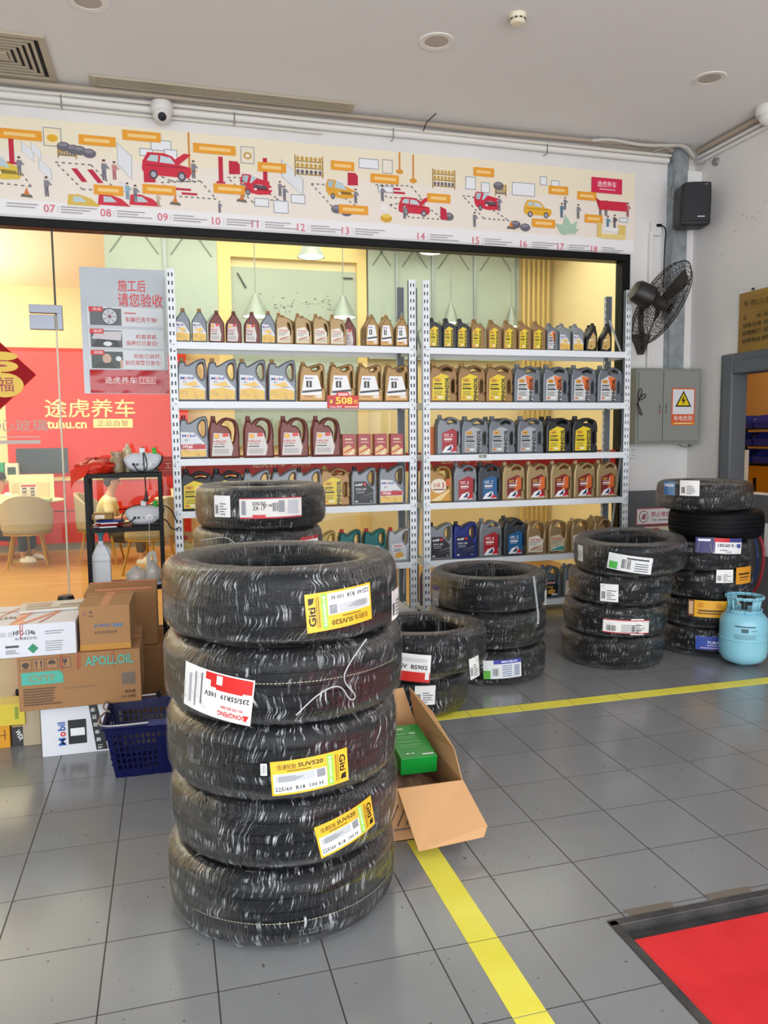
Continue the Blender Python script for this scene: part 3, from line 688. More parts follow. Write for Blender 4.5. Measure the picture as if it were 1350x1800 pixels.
def d_elf(w, h, bg='#111318'):
    return [('p', [(.1*w, .06*h), (.86*w, .06*h), (.86*w, .4*h), (.55*w, .62*h), (.12*w, .62*h)], bg), ('t', 'elf', .30*w, .535*h, .06*h, '#f5f5f5', 0, .3*w), ('e', .53*w, .54*h, .06*w, .035*h, '#d8262e'), ('t', '5W-30', .38*w, .42*h, .045*h, '#d9dbe0', 0, .4*w),
            ('p', [(.3*w, .20*h), (.86*w, .30*h), (.86*w, .34*h)], '#6a6e77'), ('p', [(.3*w, .15*h), (.86*w, .21*h), (.86*w, .25*h)], '#44474f'), ('r', .15*w, .085*h, .25*w, .125*h, '#d5d7da'), ('t', '4L', .77*w, .105*h, .035*h, '#e6e6e6')]+bars(.2*w, .55*w, (.36*h, .32*h), .012*h, '#b7bac0', 9)
def d_castrol(w, h, bg='#1d6a66', word='EP', wc='#e9efe9'):
    return [('p', [(.12*w, .07*h), (.82*w, .07*h), (.82*w, .4*h), (.6*w, .56*h), (.14*w, .52*h)], bg), ('r', .2*w, .44*h, .66*w, .5*h, '#e9e9e4'), ('r', .24*w, .455*h, .62*w, .485*h, '#c62a2c'), ('t', word, .42*w, .36*h, .05*h, wc, 0, .3*w) if word else ('r', .28*w, .34*h, .58*w, .37*h, wc), ('p', [(.3*w, .14*h), (.62*w, .12*h), (.7*w, .24*h), (.5*w, .3*h), (.3*w, .24*h)], '#d9a13c'), ('r', .5*w, .09*h, .78*w, .14*h, '#e9e9e4')]+bars(.2*w, .7*w, (.32*h,), .01*h, wc, 2)
def d_gw(w, h):
    return [('p', [(.06*w, .05*h), (.86*w, .05*h), (.86*w, .34*h), (.06*w, .34*h)], '#d99a34'), ('p', [(.06*w, .05*h), (.5*w, .05*h), (.86*w, .3*h), (.86*w, .34*h)], '#f0d69a'), ('e', .42*w, .44*h, .33*w, .19*h, '#efe3cf'), ('t', '长城', .34*w, .46*h, .11*h, '#b8241c', 0, .28*w), ('t', '1', .60*w, .46*h, .15*h, '#b8241c'), ('r', .18*w, .33*h, .66*w, .36*h, '#6d3b20'), ('p', [(.7*w, .42*h), (.88*w, .42*h), (.88*w, .62*h), (.72*w, .62*h)], '#d2611f')]
def d_apollo(w, h):
    return [('p', [(.10*w, .10*h), (.56*w, .06*h), (.82*w, .16*h), (.82*w, .52*h), (.62*w, .68*h), (.2*w, .38*h)], '#c9a662'), ('p', [(.2*w, .34*h), (.7*w, .42*h), (.7*w, .48*h), (.26*w, .44*h)], '#ecdcae'), ('t', 'APOLLOIL', .50*w, .45*h, .035*h, '#3c2c12', 0, .42*w), ('e', .4*w, .18*h, .1*w, .03*h, '#8c6c35')]

O_M = [[(.02, 0), (.98, 0), (1, .03), (1, .45), (.985, .84), (.95, .97), (.86, .985), (.62, .93), (.32, .80), (.30, .88), (.30, .905), (.06, .905), (.06, .86), (0, .72), (0, .03)], [(.66, .74), (.74, .85), (.86, .885), (.90, .80), (.90, .60), (.84, .49), (.76, .54), (.68, .64)]]
O_P = [[(.02, 0), (.98, 0), (1, .02), (1, .17), (.955, .22), (.955, .50), (1, .56), (1, .70), (.95, .87), (.64, .955), (.52, .94), (.32, .84), (.30, .91), (.08, .91), (.07, .83), (0, .72), (0, .02)],
       [(.42, .80), (.58, .875), (.68, .88), (.84, .82), (.80, .775), (.62, .815), (.46, .77)], [(.80, .24), (.90, .24), (.90, .52), (.86, .58), (.80, .52)]]
O_S = [[(.02, 0), (.97, 0), (1, .02), (1, .20), (.98, .24), (1, .55), (.96, .80), (.86, .92), (.60, .97), (.42, .94), (.26, .80), (.25, .90), (.07, .90), (.06, .80), (0, .68), (0, .02)], [(.40, .77), (.52, .88), (.66, .90), (.82, .85), (.87, .66), (.80, .36), (.72, .40), (.74, .62), (.60, .76)]]
O_1 = [[(.02, 0), (.98, 0), (1, .02), (1, .28), (.96, .34), (.96, .70), (.93, .92), (.78, .97), (.32, .86), (.29, .93), (.11, .93), (.10, .84), (.04, .72), (0, .02)], [(.45, .81), (.72, .885), (.76, .84), (.6, .77)], [(.83, .36), (.895, .36), (.885, .72), (.86, .76), (.82, .7)]]
O_M1L = [[(.02, 0), (.98, 0), (1, .02), (1, .58), (.94, .66), (.68, .86), (.66, .90), (.38, .90), (.36, .86), (.06, .66), (0, .58), (0, .02)]]
O_P1L = [[(.02, 0), (.98, 0), (1, .02), (1, .62), (.94, .74), (.56, .86), (.44, .84), (.42, .91), (.12, .91), (.10, .82), (0, .72), (0, .02)]]
O_T1L = [[(.02, 0), (.98, 0), (1, .02), (1, .44), (.96, .66), (.80, .82), (.50, .88), (.32, .86), (.31, .91), (.08, .91), (.07, .84), (0, .76), (0, .02)], [(.66, .68), (.78, .66), (.85, .52), (.84, .32), (.79, .30), (.77, .50)]]
O_A1L = [[(.04, 0), (.92, 0), (1, .06), (1, .58), (.86, .80), (.84, .91), (.52, .91), (.50, .80), (.0, .48), (0, .06)]]
GR, GD, BK, GO, BR, TE, BLB, SI = '#74797f', '#8a6a3a', '#1e2023', '#a8854f', '#6d3a36', '#11605f', '#17226e', '#a4a8ac'
# type: outline, w, h, depth, body colour, metallic, cap colour, cap x centre (frac), cap width, label fn, words
K = {
 'mob4': (O_M, .205, .305, .10, GR, .35, '#a07a48', .18, .15, d_mobil, 'grey oil jug with bronze cap'),
 'mobr4': (O_M, .205, .305, .10, GR, .35, '#a02528', .18, .15, lambda w, h: d_mobil(w, h, mt=True), 'grey oil jug with red cap and red-banded label'),
 'mob1_4': (O_1, .205, .29, .10, '#97774a', .4, '#a8854c', .20, .15, d_mobil1, 'gold slant-topped oil jug with black square label'),
 'sh4': (O_S, .215, .30, .10, '#6b3833', .25, '#7a403a', .16, .15, d_shell, 'maroon oil jug with arched handle and silver label'),
 'pg4': (O_P, .228, .30, .10, '#93724a', .35, '#a07c45', .19, .17, d_penn, 'gold oil jug with yellow label'),
 'pgr4': (O_P, .228, .30, .10, '#72787f', .35, '#6b7178', .19, .17, lambda w, h: d_penn(w, h, '#cfd2d4', orange=True), 'grey oil jug with orange flash label'),
 'pgs4': (O_P, .228, .295, .10, '#6d7379', .35, '#666c72', .19, .17, lambda w, h: d_penn(w, h, '#a9aeb2'), 'grey oil jug with silver-grey label'),
 'pbk4': (O_P, .228, .295, .10, '#2b2d30', .2, '#232528', .19, .17, d_penn, 'black oil jug with yellow label'),
 'cx6': (O_P, .195, .305, .10, '#7d8287', .35, '#6e7378', .19, .17, lambda w, h: d_cxt(w, h, '#a8222c', '6'), 'grey oil jug with red swoosh label'),
 'cx7': (O_P, .195, .305, .10, '#3c4046', .3, '#34383d', .19, .17, lambda w, h: d_cxt(w, h, '#1d5f92', '7'), 'charcoal oil jug with blue swoosh label'),
 'cxg': (O_P, .195, .305, .10, '#a58d64', .35, '#b0966a', .19, .17, lambda w, h: d_cxt(w, h, '#7c2320', None), 'champagne gold oil jug with red-orange label'),
 'tig': (O_S, .175, .28, .10, '#a0865f', .35, '#a88b5f', .16, .16, d_titan, 'champagne oil jug with round handle and pale label'),
 'tit': (O_S, .175, .28, .10, '#a0865f', .35, '#a88b5f', .16, .16, lambda w, h: d_titan(w, h, '#c9bd9f', '#4f9c95'), 'champagne oil jug with round handle and teal label'),
 'tis': (O_S, .175, .27, .10, '#7b858c', .3, '#7b858c', .16, .16, d_titan, 'grey-blue oil jug with round handle and pale label'),
 'dkb': (O_S, .175, .27, .10, '#66737d', .3, '#66737d', .16, .16, lambda w, h: d_castrol(w, h, '#191b2a', '', '#d9a13c'), 'slate oil jug with dark gold-printed label'),
 'elg': (O_M, .20, .29, .10, '#7c8187', .35, '#1a1b1d', .18, .15, d_elf, 'grey oil jug with black cap and black label'),
 'elb': (O_M, .20, .29, .10, '#1a2a78', .2, '#15172a', .18, .15, lambda w, h: d_elf(w, h, '#131c4c'), 'blue oil jug with navy label'),
 'cag': (O_M, .175, .265, .10, '#a08a4c', .3, '#b0252a', .17, .17, lambda w, h: d_castrol(w, h, '#2e4a2a', ''), 'olive gold oil jug with red cap'),
 'cat': (O_M, .175, .265, .10, TE, .25, '#b0252a', .17, .17, d_castrol, 'teal oil jug with red cap'),
 'cas': (O_M, .175, .265, .10, SI, .4, '#b0252a', .17, .17, lambda w, h: d_castrol(w, h, '#c9ccce', 'GTX', '#2a2c30'), 'silver oil jug with red cap'),
 'gw4': (O_S, .20, .295, .10, '#9c7a44', .35, '#a07c40', .16, .16, d_gw, 'gold oil jug with white oval label'),
 'm1l': (O_M1L, .105, .235, .065, GR, .35, '#a07a48', .52, .26, lambda w, h: d_mobil(w, h*.95), 'small grey oil bottle with bronze cap'),
 'm1s': (O_P1L, .10, .215, .065, '#8b9094', .35, '#7d8286', .3, .3, lambda w, h: d_mobil(w, h*.95), 'small pale grey oil bottle with gold-bottomed label'),
 's1l': (O_M1L, .11, .225, .065, '#6b3833', .25, '#74403a', .52, .24, d_shell, 'small maroon oil bottle with silver label'),
 't1l': (O_T1L, .125, .225, .065, '#a2885e', .35, '#a5763f', .2, .2, d_titan, 'small champagne bottle with ribbed handle'),
 'o1l': (O_M1L, .105, .235, .065, '#97774a', .4, '#a8854c', .52, .26, d_mobil1, 'small gold oil bottle with black square label'),
 'pk1': (O_P1L, .114, .225, .065, '#33363a', .2, '#26282b', .27, .30, d_penn, 'small black oil bottle with yellow label'),
 'pg1': (O_P1L, .114, .225, .065, '#93724a', .35, '#96713c', .27, .30, d_penn, 'small gold oil bottle with yellow label'),
 'ps1': (O_P1L, .10, .215, .065, '#72787f', .35, '#6b7178', .27, .30, lambda w, h: d_penn(w, h, '#cfd2d4', orange=True), 'small grey oil bottle with orange flash label'),
 'ap1': (O_A1L, .10, .225, .065, '#141518', .1, '#101114', .68, .28, d_apollo, 'small black angular oil bottle with bronze label'),
}
_km = {}
def oil_meshes(k):
    if k not in _km:
        out, w, h, d, col, met, capc, cxx, cw, lab, words = K[k]
        vs, fs = slab(out, d, .012 if w > .15 else .009, w, h)
        body = M(col, .38, met); mb = MB().add(vs, fs, body)
        top = max(p[1] for p in out[0] if abs(p[0]-cxx) < .2)*h if k[0] != 'a' else .91*h
        if w > .15:   # moulded ridges beside the grip
            for i in range(4): mb.box((.93*w, -d*.50-.0015, (.27+.05*i)*h), (.985*w, -d*.47, (.285+.05*i)*h), body)
        elif k == 't1l':
            for i in range(7): mb.box((.88*w, -d*.5-.001, (.10+.05*i)*h), (.97*w, -d*.47, (.125+.05*i)*h), body)
        bm_ = mb.mesh('container_body', 40)
        b2 = bmesh.new(); b2.from_mesh(bm_); bmesh.ops.recalc_face_normals(b2, faces=b2.faces); b2.to_mesh(bm_); b2.free()
        r = cw*w/2; c0 = .895*h; prof = [(r*.92, c0), (r, c0+.004), (r, h*.985), (r*.9, h), (0, h)]
        cm = MB(); cm.lathe(prof, M(capc, .45), c=(cxx*w, 0, 0), n=18)
        for i in range(14):
            a = 2*PI*i/14; cm.box((-.0012, r*.97, c0+.004), (.0012, r*1.05, h*.97), M(capc, .45), Matrix.Translation((cxx*w, 0, 0)) @ Matrix.Rotation(a, 4, 'Z'))
        lm = decal(lab(w, h), y0=-d/2, eps=.0003).mesh('printed_label', None)
        _km[k] = (bm_, cm.mesh('screw_cap', 35), lm)
    return _km[k]
def oil(k, x, z, y, label, group, rz=0):
    w, d = K[k][1], K[k][3]; bm_, cm, lm = oil_meshes(k)
    t = thing('oil_jug' if w > .15 else 'oil_bottle', label, 'oil jug' if w > .15 else 'oil bottle', (x-w/2, y+d/2, z), rz, group)
    link('container_body', bm_, t); link('screw_cap', cm, t); link('printed_label', lm, t)
    return t
ORD = ['first', 'second', 'third', 'fourth', 'fifth', 'sixth', 'seventh', 'eighth', 'ninth', 'tenth', 'eleventh', 'twelfth', 'thirteenth', 'fourteenth', 'fifteenth', 'sixteenth', 'seventeenth']
SHN = ['top', 'second', 'third', 'fourth', 'fifth', 'lowest']
ROWS = [
 (0, 'left', 597, [('m1l', 309, 333), ('m1l', 335, 365), ('s1l', 367, 393), ('s1l', 395, 425), ('s1l', 428, 456), ('m1l', 458, 483), ('t1l', 485, 513), ('t1l', 517, 547), ('t1l', 549, 578), ('t1l', 580, 605), ('o1l', 640, 665), ('o1l', 666, 690), ('o1l', 692, 718)]),
 (1, 'left', 701, [('mob4', 312, 363), ('mob4', 365, 416), ('mob4', 418, 467), ('mob4', 469, 520), ('mob1_4', 522, 573), ('mob1_4', 575, 623), ('mob1_4', 624, 672), ('mob1_4', 673, 718)]),
 (2, 'left', 795, [('mobr4', 315, 365), ('sh4', 367, 420), ('sh4', 424, 484), ('sh4', 488, 543), ('sh4', 546, 598)]),
 (3, 'left', 893, [('pbk4', 320, 371), ('pbk4', 374, 424), ('elg', 428, 474), ('elg', 478, 522), ('elg', 520, 562), ('pg4', 562, 612), ('elg', 614, 661), ('mobr4', 662, 710)]),
 (4, 'left', 980, [('cag', 320, 362), ('cag', 548, 590), ('cat', 593, 635), ('cat', 636, 678), ('cas', 680, 718)]),
 (0, 'right', 612, [('pk1', 750, 776), ('pk1', 777, 800), ('pk1', 801, 824), ('pg1', 826, 850), ('pg1', 855, 880), ('pg1', 882, 906), ('pg1', 908, 932), ('pg1', 934, 956), ('ps1', 958, 979), ('m1s', 980, 1000), ('m1s', 1003, 1024), ('ap1', 1026, 1048), ('ap1', 1052, 1073)]),
 (1, 'right', 704, [('pg4', 753, 799), ('pg4', 803, 849), ('pg4', 851, 898), ('pgr4', 900, 946), ('pgr4', 950, 996), ('pgr4', 999, 1044), ('pgr4', 1046, 1089)]),
 (2, 'right', 794, [('cx6', 764, 808), ('pgs4', 810, 853), ('pgs4', 856, 902), ('pgs4', 905, 952), ('pbk4', 956, 1000), ('pbk4', 1002, 1045)]),
 (3, 'right', 880, [('gw4', 753, 789), ('cx6', 794, 835), ('cx7', 837, 876), ('cxg', 880, 918), ('cxg', 921, 960), ('cxg', 963, 1001), ('cxg', 1004, 1041), ('cxg', 1044, 1080)]),
 (4, 'right', 970, [('elg', 753, 790), ('elb', 793, 836), ('cx6', 838, 879), ('cx7', 881, 921), ('tig', 922, 956), ('tit', 958, 996), ('tig', 998, 1034), ('tig', 1037, 1072)]),
 (5, 'right', 1052, [('elb', 748, 775), ('dkb', 946, 984), ('tis', 986, 1020)]),
]
for si, side, py, items in ROWS:
    for n, (k, a, b) in enumerate(items):
        y = YF+.022; w, d = K[k][1], K[k][3]
        x = A((a+b)/2+1, py, Y=y+d*.35).x
        oil(k, x, SH[si], y, '%s, %s from left, %s shelf, %s rack' % (K[k][10], ORD[n], SHN[si], side), 'oil on the %s shelf, %s rack' % (SHN[si], side))
# bottles half hidden in the second row
for k, px, si, py, side, lb in (('t1l', 506, 0, 597, 'left', 'small champagne bottle tucked behind the first pair of ribbed-handle bottles'), ('t1l', 540, 0, 597, 'left', 'small champagne bottle tucked behind the second pair of ribbed-handle bottles'), ('t1l', 572, 0, 597, 'left', 'small champagne bottle tucked behind the third pair of ribbed-handle bottles'),
    ('s1l', 612, 0, 597, 'left', 'small maroon-capped bottle set back at the right end of the champagne bottles'), ('o1l', 646, 0, 597, 'left', 'gold bottle half hidden behind the first black-square gold bottle'), ('o1l', 672, 0, 597, 'left', 'gold bottle half hidden behind the second black-square gold bottle'),
    ('m1s', 983, 0, 600, 'right', 'pale grey bottle hidden behind the first of two pale grey bottles'), ('m1s', 1006, 0, 600, 'right', 'pale grey bottle hidden behind the second of two pale grey bottles'), ('ap1', 1030, 0, 600, 'right', 'black angular bottle hidden behind the two black ones at the right end'),
    ('pgs4', 755+16, 1, 690, 'right', 'grey oil jug standing behind the first gold jug of the second shelf, right rack'), ('pgs4', 962, 1, 690, 'right', 'grey oil jug behind the first pair of orange-flash jugs'), ('pgs4', 1012, 1, 690, 'right', 'grey oil jug behind the second pair of orange-flash jugs'),
    ('pgs4', 868, 2, 780, 'right', 'grey oil jug standing behind the silver-labelled jugs of the third shelf'), ('pbk4', 966, 2, 780, 'right', 'black oil jug standing behind the first black jug of the third shelf'), ('cx7', 897, 4, 960, 'right', 'charcoal oil jug standing behind the blue-swoosh charcoal jug of the fifth shelf'), ('tig', 1050, 4, 955, 'right', 'champagne oil jug standing behind the last two of the fifth shelf')):
    y = YF+.165 if K[k][1] > .15 else YF+.125
    oil(k, A(px, py, Y=y+.04).x, SH[si], y, lb, 'oil standing in the back row')
# red cartons and the orange box
for n, (a, b) in enumerate(((599, 627), (628, 653), (656, 682), (684, 711))):
    x = A((a+b)/2, 795, Y=YF+.04).x; w = .098
    t = thing('oil_additive_carton', 'shiny red and gold carton, %s of four at the right end of the third shelf' % ORD[n], 'carton', (x, YF+.03, SH[2]), 0, 'red cartons on the third shelf')
    MB().box((-w/2, 0, 0), (w/2, .07, .165), M('#a3222c', .3)).build('carton', t, bevel=.002)
    decal([('p', [(-.044, .01), (.044, .01), (.044, .05), (0, .085), (-.044, .06)], '#e4c07a'), ('p', [(-.04, .02), (.04, .06), (.04, .075), (-.04, .03)], '#c53a34'), ('r', -.03, .12, .02, .132, '#e9c7a8'), ('r', -.03, .10, .03, .106, '#e9c7a8'), ('p', [(-.01, .01), (.02, .01), (.044, .05), (.03, .05)], '#f2e1c0')], y0=-.0006).build('printed_panel', t, fix=False)
o = MB().box((0, 0, 0), (.052, .06, .215), M('#d8743a', .5)).build('orange_carton', None, (A(754, 794, Y=YF+.12).x, YF+.1, SH[2]), bevel=.002); tag(o, 'narrow orange carton at the left end of the third shelf, right rack', 'carton')
# price tag on the lip
P = A(603, 705, Y=YF-.008); t = thing('price_tag', 'red and yellow hanging price tag reading 508 on the shelf lip', 'price tag', P)
MB().hexa([(-.118, -.002, -.052), (.118, -.002, -.052), (.118, .0015, -.052), (-.118, .0015, -.052)], [(-.118, -.002, .04), (.118, -.002, .04), (.118, .0015, .04), (-.118, .0015, .04)], M('#d8201c', .4)).hexa([(-.05, -.002, .04), (.05, -.002, .04), (.05, .0015, .04), (-.05, .0015, .04)], [(-.04, -.002, .066), (.04, -.002, .066), (.04, .0015, .066), (-.04, .0015, .066)], M('#d8201c', .4)).build('tag_card', t)
decal([('e', -.09, .0, .032, .026, '#b3120e'), ('t', '508', .008, .004, .052, '#ffe23c', 0, .125), ('t', '¥', -.088, -.004, .03, '#ffe23c'), ('t', '起', .095, -.004, .03, '#ffe23c'), ('r', -.036, .038, .036, .058, '#f6b9b4'), ('t', 'Mobil 美孚', -.055, -.042, .017, '#ffffff', 0, .09), ('r', .01, -.046, .11, -.038, '#ffd9c0')], y0=-.0022, eps=.0004).build('printed_price', t, fix=False, angle=None)
P = A(848, 802, Y=YF-.005); decal(barcode(-.035, -.018, .035, .018, 3), y0=0, eps=.0002).build('barcode_sticker', None, P, fix=False, angle=None)
tag(bpy.data.objects['barcode_sticker'], 'small barcode sticker on the lip of the third shelf, right rack', 'sticker')
# red film strip on the glass behind the racks
st = thing('red_film_strip', 'long red film strip with pale lettering stuck along the glass behind the racks', 'film strip', (0, YW+.002, 1.255))
MB().box((-.58, 0, -.075), (3.77, .0015, .075), M('#cf2a1c', .4)).build('film', st)
e = []
for x in (-.2, .75, 2.28): e += [('t', '途虎养车', x, .01, .062, '#f3d9b0', 0, .26), ('r', x+.16, -.032, x+.34, -.030, '#f3d9b0'), ('r', x+.16, .048, x+.34, .050, '#f3d9b0'), ('t', '工场店', x+.25, .008, .05, '#f3d9b0', 0, .15)]
for x in (1.5, 3.1): e += [('t', '正品保障 专业服务' if x > 2 else '正品保障', x, .03, .055, '#f3d9b0', 0, .68 if x > 2 else .36)]
decal(e, y0=-.0005, eps=.0003).build('strip_lettering', st, fix=False, angle=None)

# ------------------------------------------------------------------ tyres
_tm = {}
def tyre_meshes(R, w, variant=0):
    k = (R, w, variant)
    if k in _tm: return _tm[k]
    h = w/2; ri = R-.105 if R > .32 else R-.1
    half = [(ri, h*.60), (ri+.008, h*.80), (ri+.03, h*.95), (ri+.055, h), (R-.035, h*.97), (R-.018, h*.88), (R-.008, h*.74), (R-.004, h*.60)]
    g = [(R-.003, h*.5), (R-.010, h*.49), (R-.010, h*.43), (R-.001, h*.42), (R, h*.16), (R-.008, h*.15), (R-.008, h*.09), (R, h*.08)]
    outer = half+g
    prof = outer+[(r, -z) for r, z in reversed(outer)]
    prof += [(ri+.02, -h*.55), (R-.022, -h*.58), (R-.016, 0), (R-.022, h*.58), (ri+.02, h*.55)]
    body = MB().lathe(prof, RUB, n=96, closed=True, uv=True).mesh('tyre_body', 40)
    # film shell with gathered lumps
    fh = h+.0015; fo = R+.003
    fp = [(ri-.003, fh*.58), (ri+.008, fh*.83), (ri+.03, fh*.97), (ri+.055, fh*1.0), (R-.035, fh*.99), (R-.016, fh*.90), (R-.004, fh*.76), (fo, fh*.55), (fo, fh*.28), (fo, 0)]
    fp = fp+[(r, -z) for r, z in reversed(fp[:-1])]; rr = random.Random(11+variant); n = 120
    mb = MB().lathe(fp, FILM, n=n, closed=True, uv=True); K_ = len(fp)
    ph = [(rr.uniform(2, 9), rr.uniform(0, 6), rr.uniform(.2, 1)) for _ in range(6)]
    for i in range(n):
        for q in range(K_):
            x, y, z = mb.v[i*K_+q]; r = math.hypot(x, y)
            if fp[q][0] > R-.03:
                d = .0018*(1+rr.uniform(-1, 1))*(.6 if fp[q][0] >= fo else 1); f = (r+d)/r; mb.v[i*K_+q] = (x*f, y*f, z)
    film = mb.mesh('stretch_film', 60)
    _tm[k] = (body, film); return _tm[k]
def tyre(label, loc, R, w, rz=0.0, tilt=(0, 0), group=None, film=True, variant=0):
    t = thing('car_tyre', label, 'tyre', (loc[0], loc[1], loc[2]+w/2), rz, group); t.rotation_euler = (tilt[0], tilt[1], rz)
    b, f = tyre_meshes(R, w, variant); link('tyre_body', b, t)
    if film: link('stretch_film', f, t)
    t['_r'] = R
    return t
def on_tyre(t, px, py):
    """angle and height on the tyre's tread where the photo shows a label"""
    R = t['_r']; c = t.location; v = (A(px, py, Z=-50.0 if py > 760 else 50)-Vector((0, 0, CH))).normalized()
    a = v.x**2+v.y**2; b = -2*(v.x*c.x+v.y*c.y); cc = c.x**2+c.y**2-R*R; D = b*b-4*a*cc
    s_ = (-b-math.sqrt(max(D, 0)))/(2*a); p = Vector((0, 0, CH))+v*s_
    p = Matrix.Translation(c).to_4x4() @ Matrix.Rotation(0, 4, 'Z') @ Vector((0, 0, 0))+Vector((0, 0, 0)) if False else p
    return math.atan2(p.y-c.y, p.x-c.x)-t.rotation_euler.z, p.z-c.z
def sticker(t, px, py, els, rot=0, name='label_sticker'):
    a, z = on_tyre(t, px, py)
    o = decal(els, eps=.0002, R=t['_r']+.0042, a0=a, z0=z, rot=rot, seg=.008, rough=.45).build(name, t, fix=False, angle=None); return o
def l_giti(w=.21, h=.10):
    a, b = -w/2, -h/2
    return [('r', a, b, a+w, b+h, '#eab52e'), ('r', a+.006, b+.006, a+w*.70, b+h*.62, '#ebebea'), ('r', a+.02, b+h*.36, a+w*.54, b+h*.60, '#b9bbbf'), ('r', a+w*.57, b+h*.36, a+w*.68, b+h*.6, '#8b8d92'), ('r', a+w*.71, b+.004, a+w*.79, b+h-.004, '#8fcf4e'),
            ('t', '225/60  R18  100 H', a+w*.34, b+h*.18, h*.13, '#26272a', 0, w*.6), ('t', '佳通轮胎', a+w*.2, b+h*.82, h*.15, '#2a2415', 0, w*.24), ('t', 'SUV520', a+w*.5, b+h*.83, h*.13, '#2a2415', 0, w*.32), ('r', a+w*.2, b+h*.68, a+w*.5, b+h*.71, '#7a5c1a'),
            ('t', 'Giti', a+w*.92, b+h*.6, h*.2, '#1d1a12', -90, h*.5), ('p', [(a+w*.88, b+h*.12), (a+w*.96, b+h*.12), (a+w*.96, b+h*.3), (a+w*.90, b+h*.26)], '#1d1a12'), ('t', '225/60R18', a+w*.75, b+h*.5, h*.08, '#e9f4da', -90, h*.8), ('r', a+w*.82, b+h*.1, a+w*.835, b+h*.9, '#8a6a1c'), ('r', a+w*.85, b+h*.1, a+w*.86, b+h*.9, '#8a6a1c')]+[('r', a+.012, b+h*.4+i*.004, a+w*.5*(.6+.1*(i % 3)), b+h*.4+i*.004+.0015, '#77797d') for i in range(4)]
def l_dongfeng(w=.235, h=.13):     # drawn upright, stuck on upside down
    a, b = -w/2, -h/2
    return [('r', a, b, a+w, b+h, '#eceae6'), ('r', a+.004, b+.004, a+w*.64, b+h*.20, '#cf2320'), ('r', a+.004, b+h*.20, a+w*.56, b+h*.34, '#cf2320'), ('r', a+.03, b+h*.34, a+w*.48, b+h*.38, '#cf2320'), ('r', a+w*.4, b+.008, a+w*.48, b+h*.26, '#ddd6d0'),
            ('t', '235/55R19  105V', a+w*.34, b+h*.50, h*.12, '#1f2023', 0, w*.6), ('t', 'DONGFENG', a+w*.25, b+h*.86, h*.11, '#c8241f', 0, w*.36), ('p', [(a+.006, b+h*.8), (a+.024, b+h*.8), (a+.015, b+h*.95)], '#c8241f'), ('t', '东风轮胎', a+w*.25, b+h*.72, h*.07, '#c8241f', 0, w*.3),
            ('r', a+w*.78, b+h*.12, a+w*.8, b+h*.9, '#8f8f90'), ('r', a+w*.86, b+h*.2, a+w*.9, b+h*.86, '#b2b2b4'), ('r', a+w*.68, b+h*.1, a+w*.70, b+h*.8, '#6b6b6d')]
def l_plain(w, h, seed=1, strip=None, bg='#ecebe8', red=False):
    a, b = -w/2, -h/2; e = [('r', a, b, a+w, b+h, bg)]
    if strip: e.append(('r', a, b+h*.74, a+w, b+h, strip))
    e += barcode(a+w*.06, b+h*.1, a+w*.30, b+h*.62, seed, 9, bg)[1:]; rr = random.Random(seed)
    for i in range(5): e.append(('r', a+w*.38, b+h*(.12+.12*i), a+w*(.6+.3*rr.random()), b+h*(.16+.12*i), '#55575b'))
    if red: e += [('r', a, b, a+w, b+h*.07, '#b8242c'), ('r', a, b+h*.93, a+w, b+h, '#b8242c')]
    return e
def side_text(t, px, py, s, h=.02, col='#9b9d9e'):
    a, z = on_tyre(t, px, py); decal([('t', s, 0, 0, h, col)], R=t['_r']+.0015, a0=a, z0=z).build('moulded_code', t, fix=False, angle=None)
def wisp(t, pts, r=.004):
    """a twisted tail of film hanging on the tread: (px,py) points in the photo"""
    out = []
    for x, y in pts:
        a, z = on_tyre(t, x, y); R = t['_r']+.008+r; out.append((R*math.cos(a), R*math.sin(a), z))
    mb = MB().tube(out, r, FILM_TAIL, 7, 2); mb.build('film_tail', t)
FILM_TAIL = frosted('gathered_film', '#d4d8da', .42)

G = 'film-wrapped tyres of the front stack'
c1 = (.332, 2.43); rr = random.Random(2); S1 = []
for i, (R, w, dx, dy, lb) in enumerate(((.362, .224, -.012, -.006, 'wrapped tyre at the very bottom of the tall front stack'), (.360, .206, .004, .01, 'wrapped tyre second from the bottom of the front stack, yellow label towards its right'), (.362, .218, 0, 0, 'wrapped tyre in the middle of the front stack, yellow label near its centre'), (.372, .218, .010, 0, 'wrapped tyre with a red and white label, second from the top of the front stack'), (.364, .218, .004, -.004, 'topmost tyre of the front stack, with an upside-down yellow label'))):
    z = sum((.226, .209, .221, .221, .218)[:i])
    S1.append(tyre(lb, (c1[0]+dx, c1[1]+dy, z), R, w, rr.uniform(0, 6), group=G, variant=i % 3))
S1[4].rotation_euler = (-.012, -.012, S1[4].rotation_euler.z)
sticker(S1[4], 600, 1071, l_giti(.215, .108), 184); sticker(S1[4], 694, 1060, l_plain(.1, .09, 5), 0)
sticker(S1[3], 378, 1220, l_dongfeng(), 172); wisp(S1[3], [(640, 1122), (610, 1165), (598, 1195), (625, 1222), (612, 1232), (596, 1200), (560, 1215), (520, 1255)], .002)
sticker(S1[2], 547, 1359, l_giti(.225, .098), 3); sticker(S1[2], 464, 1352, barcode(-.009, -.017, .009, .017, 4, 6), 0)
sticker(S1[1], 611, 1454, l_giti(.20, .098), 12)
side_text(S1[0], 560, 1632, 'TL 225 55R19', .016, '#55585a'); side_text(S1[2], 345, 1338, '0675', .014, '#55585a')
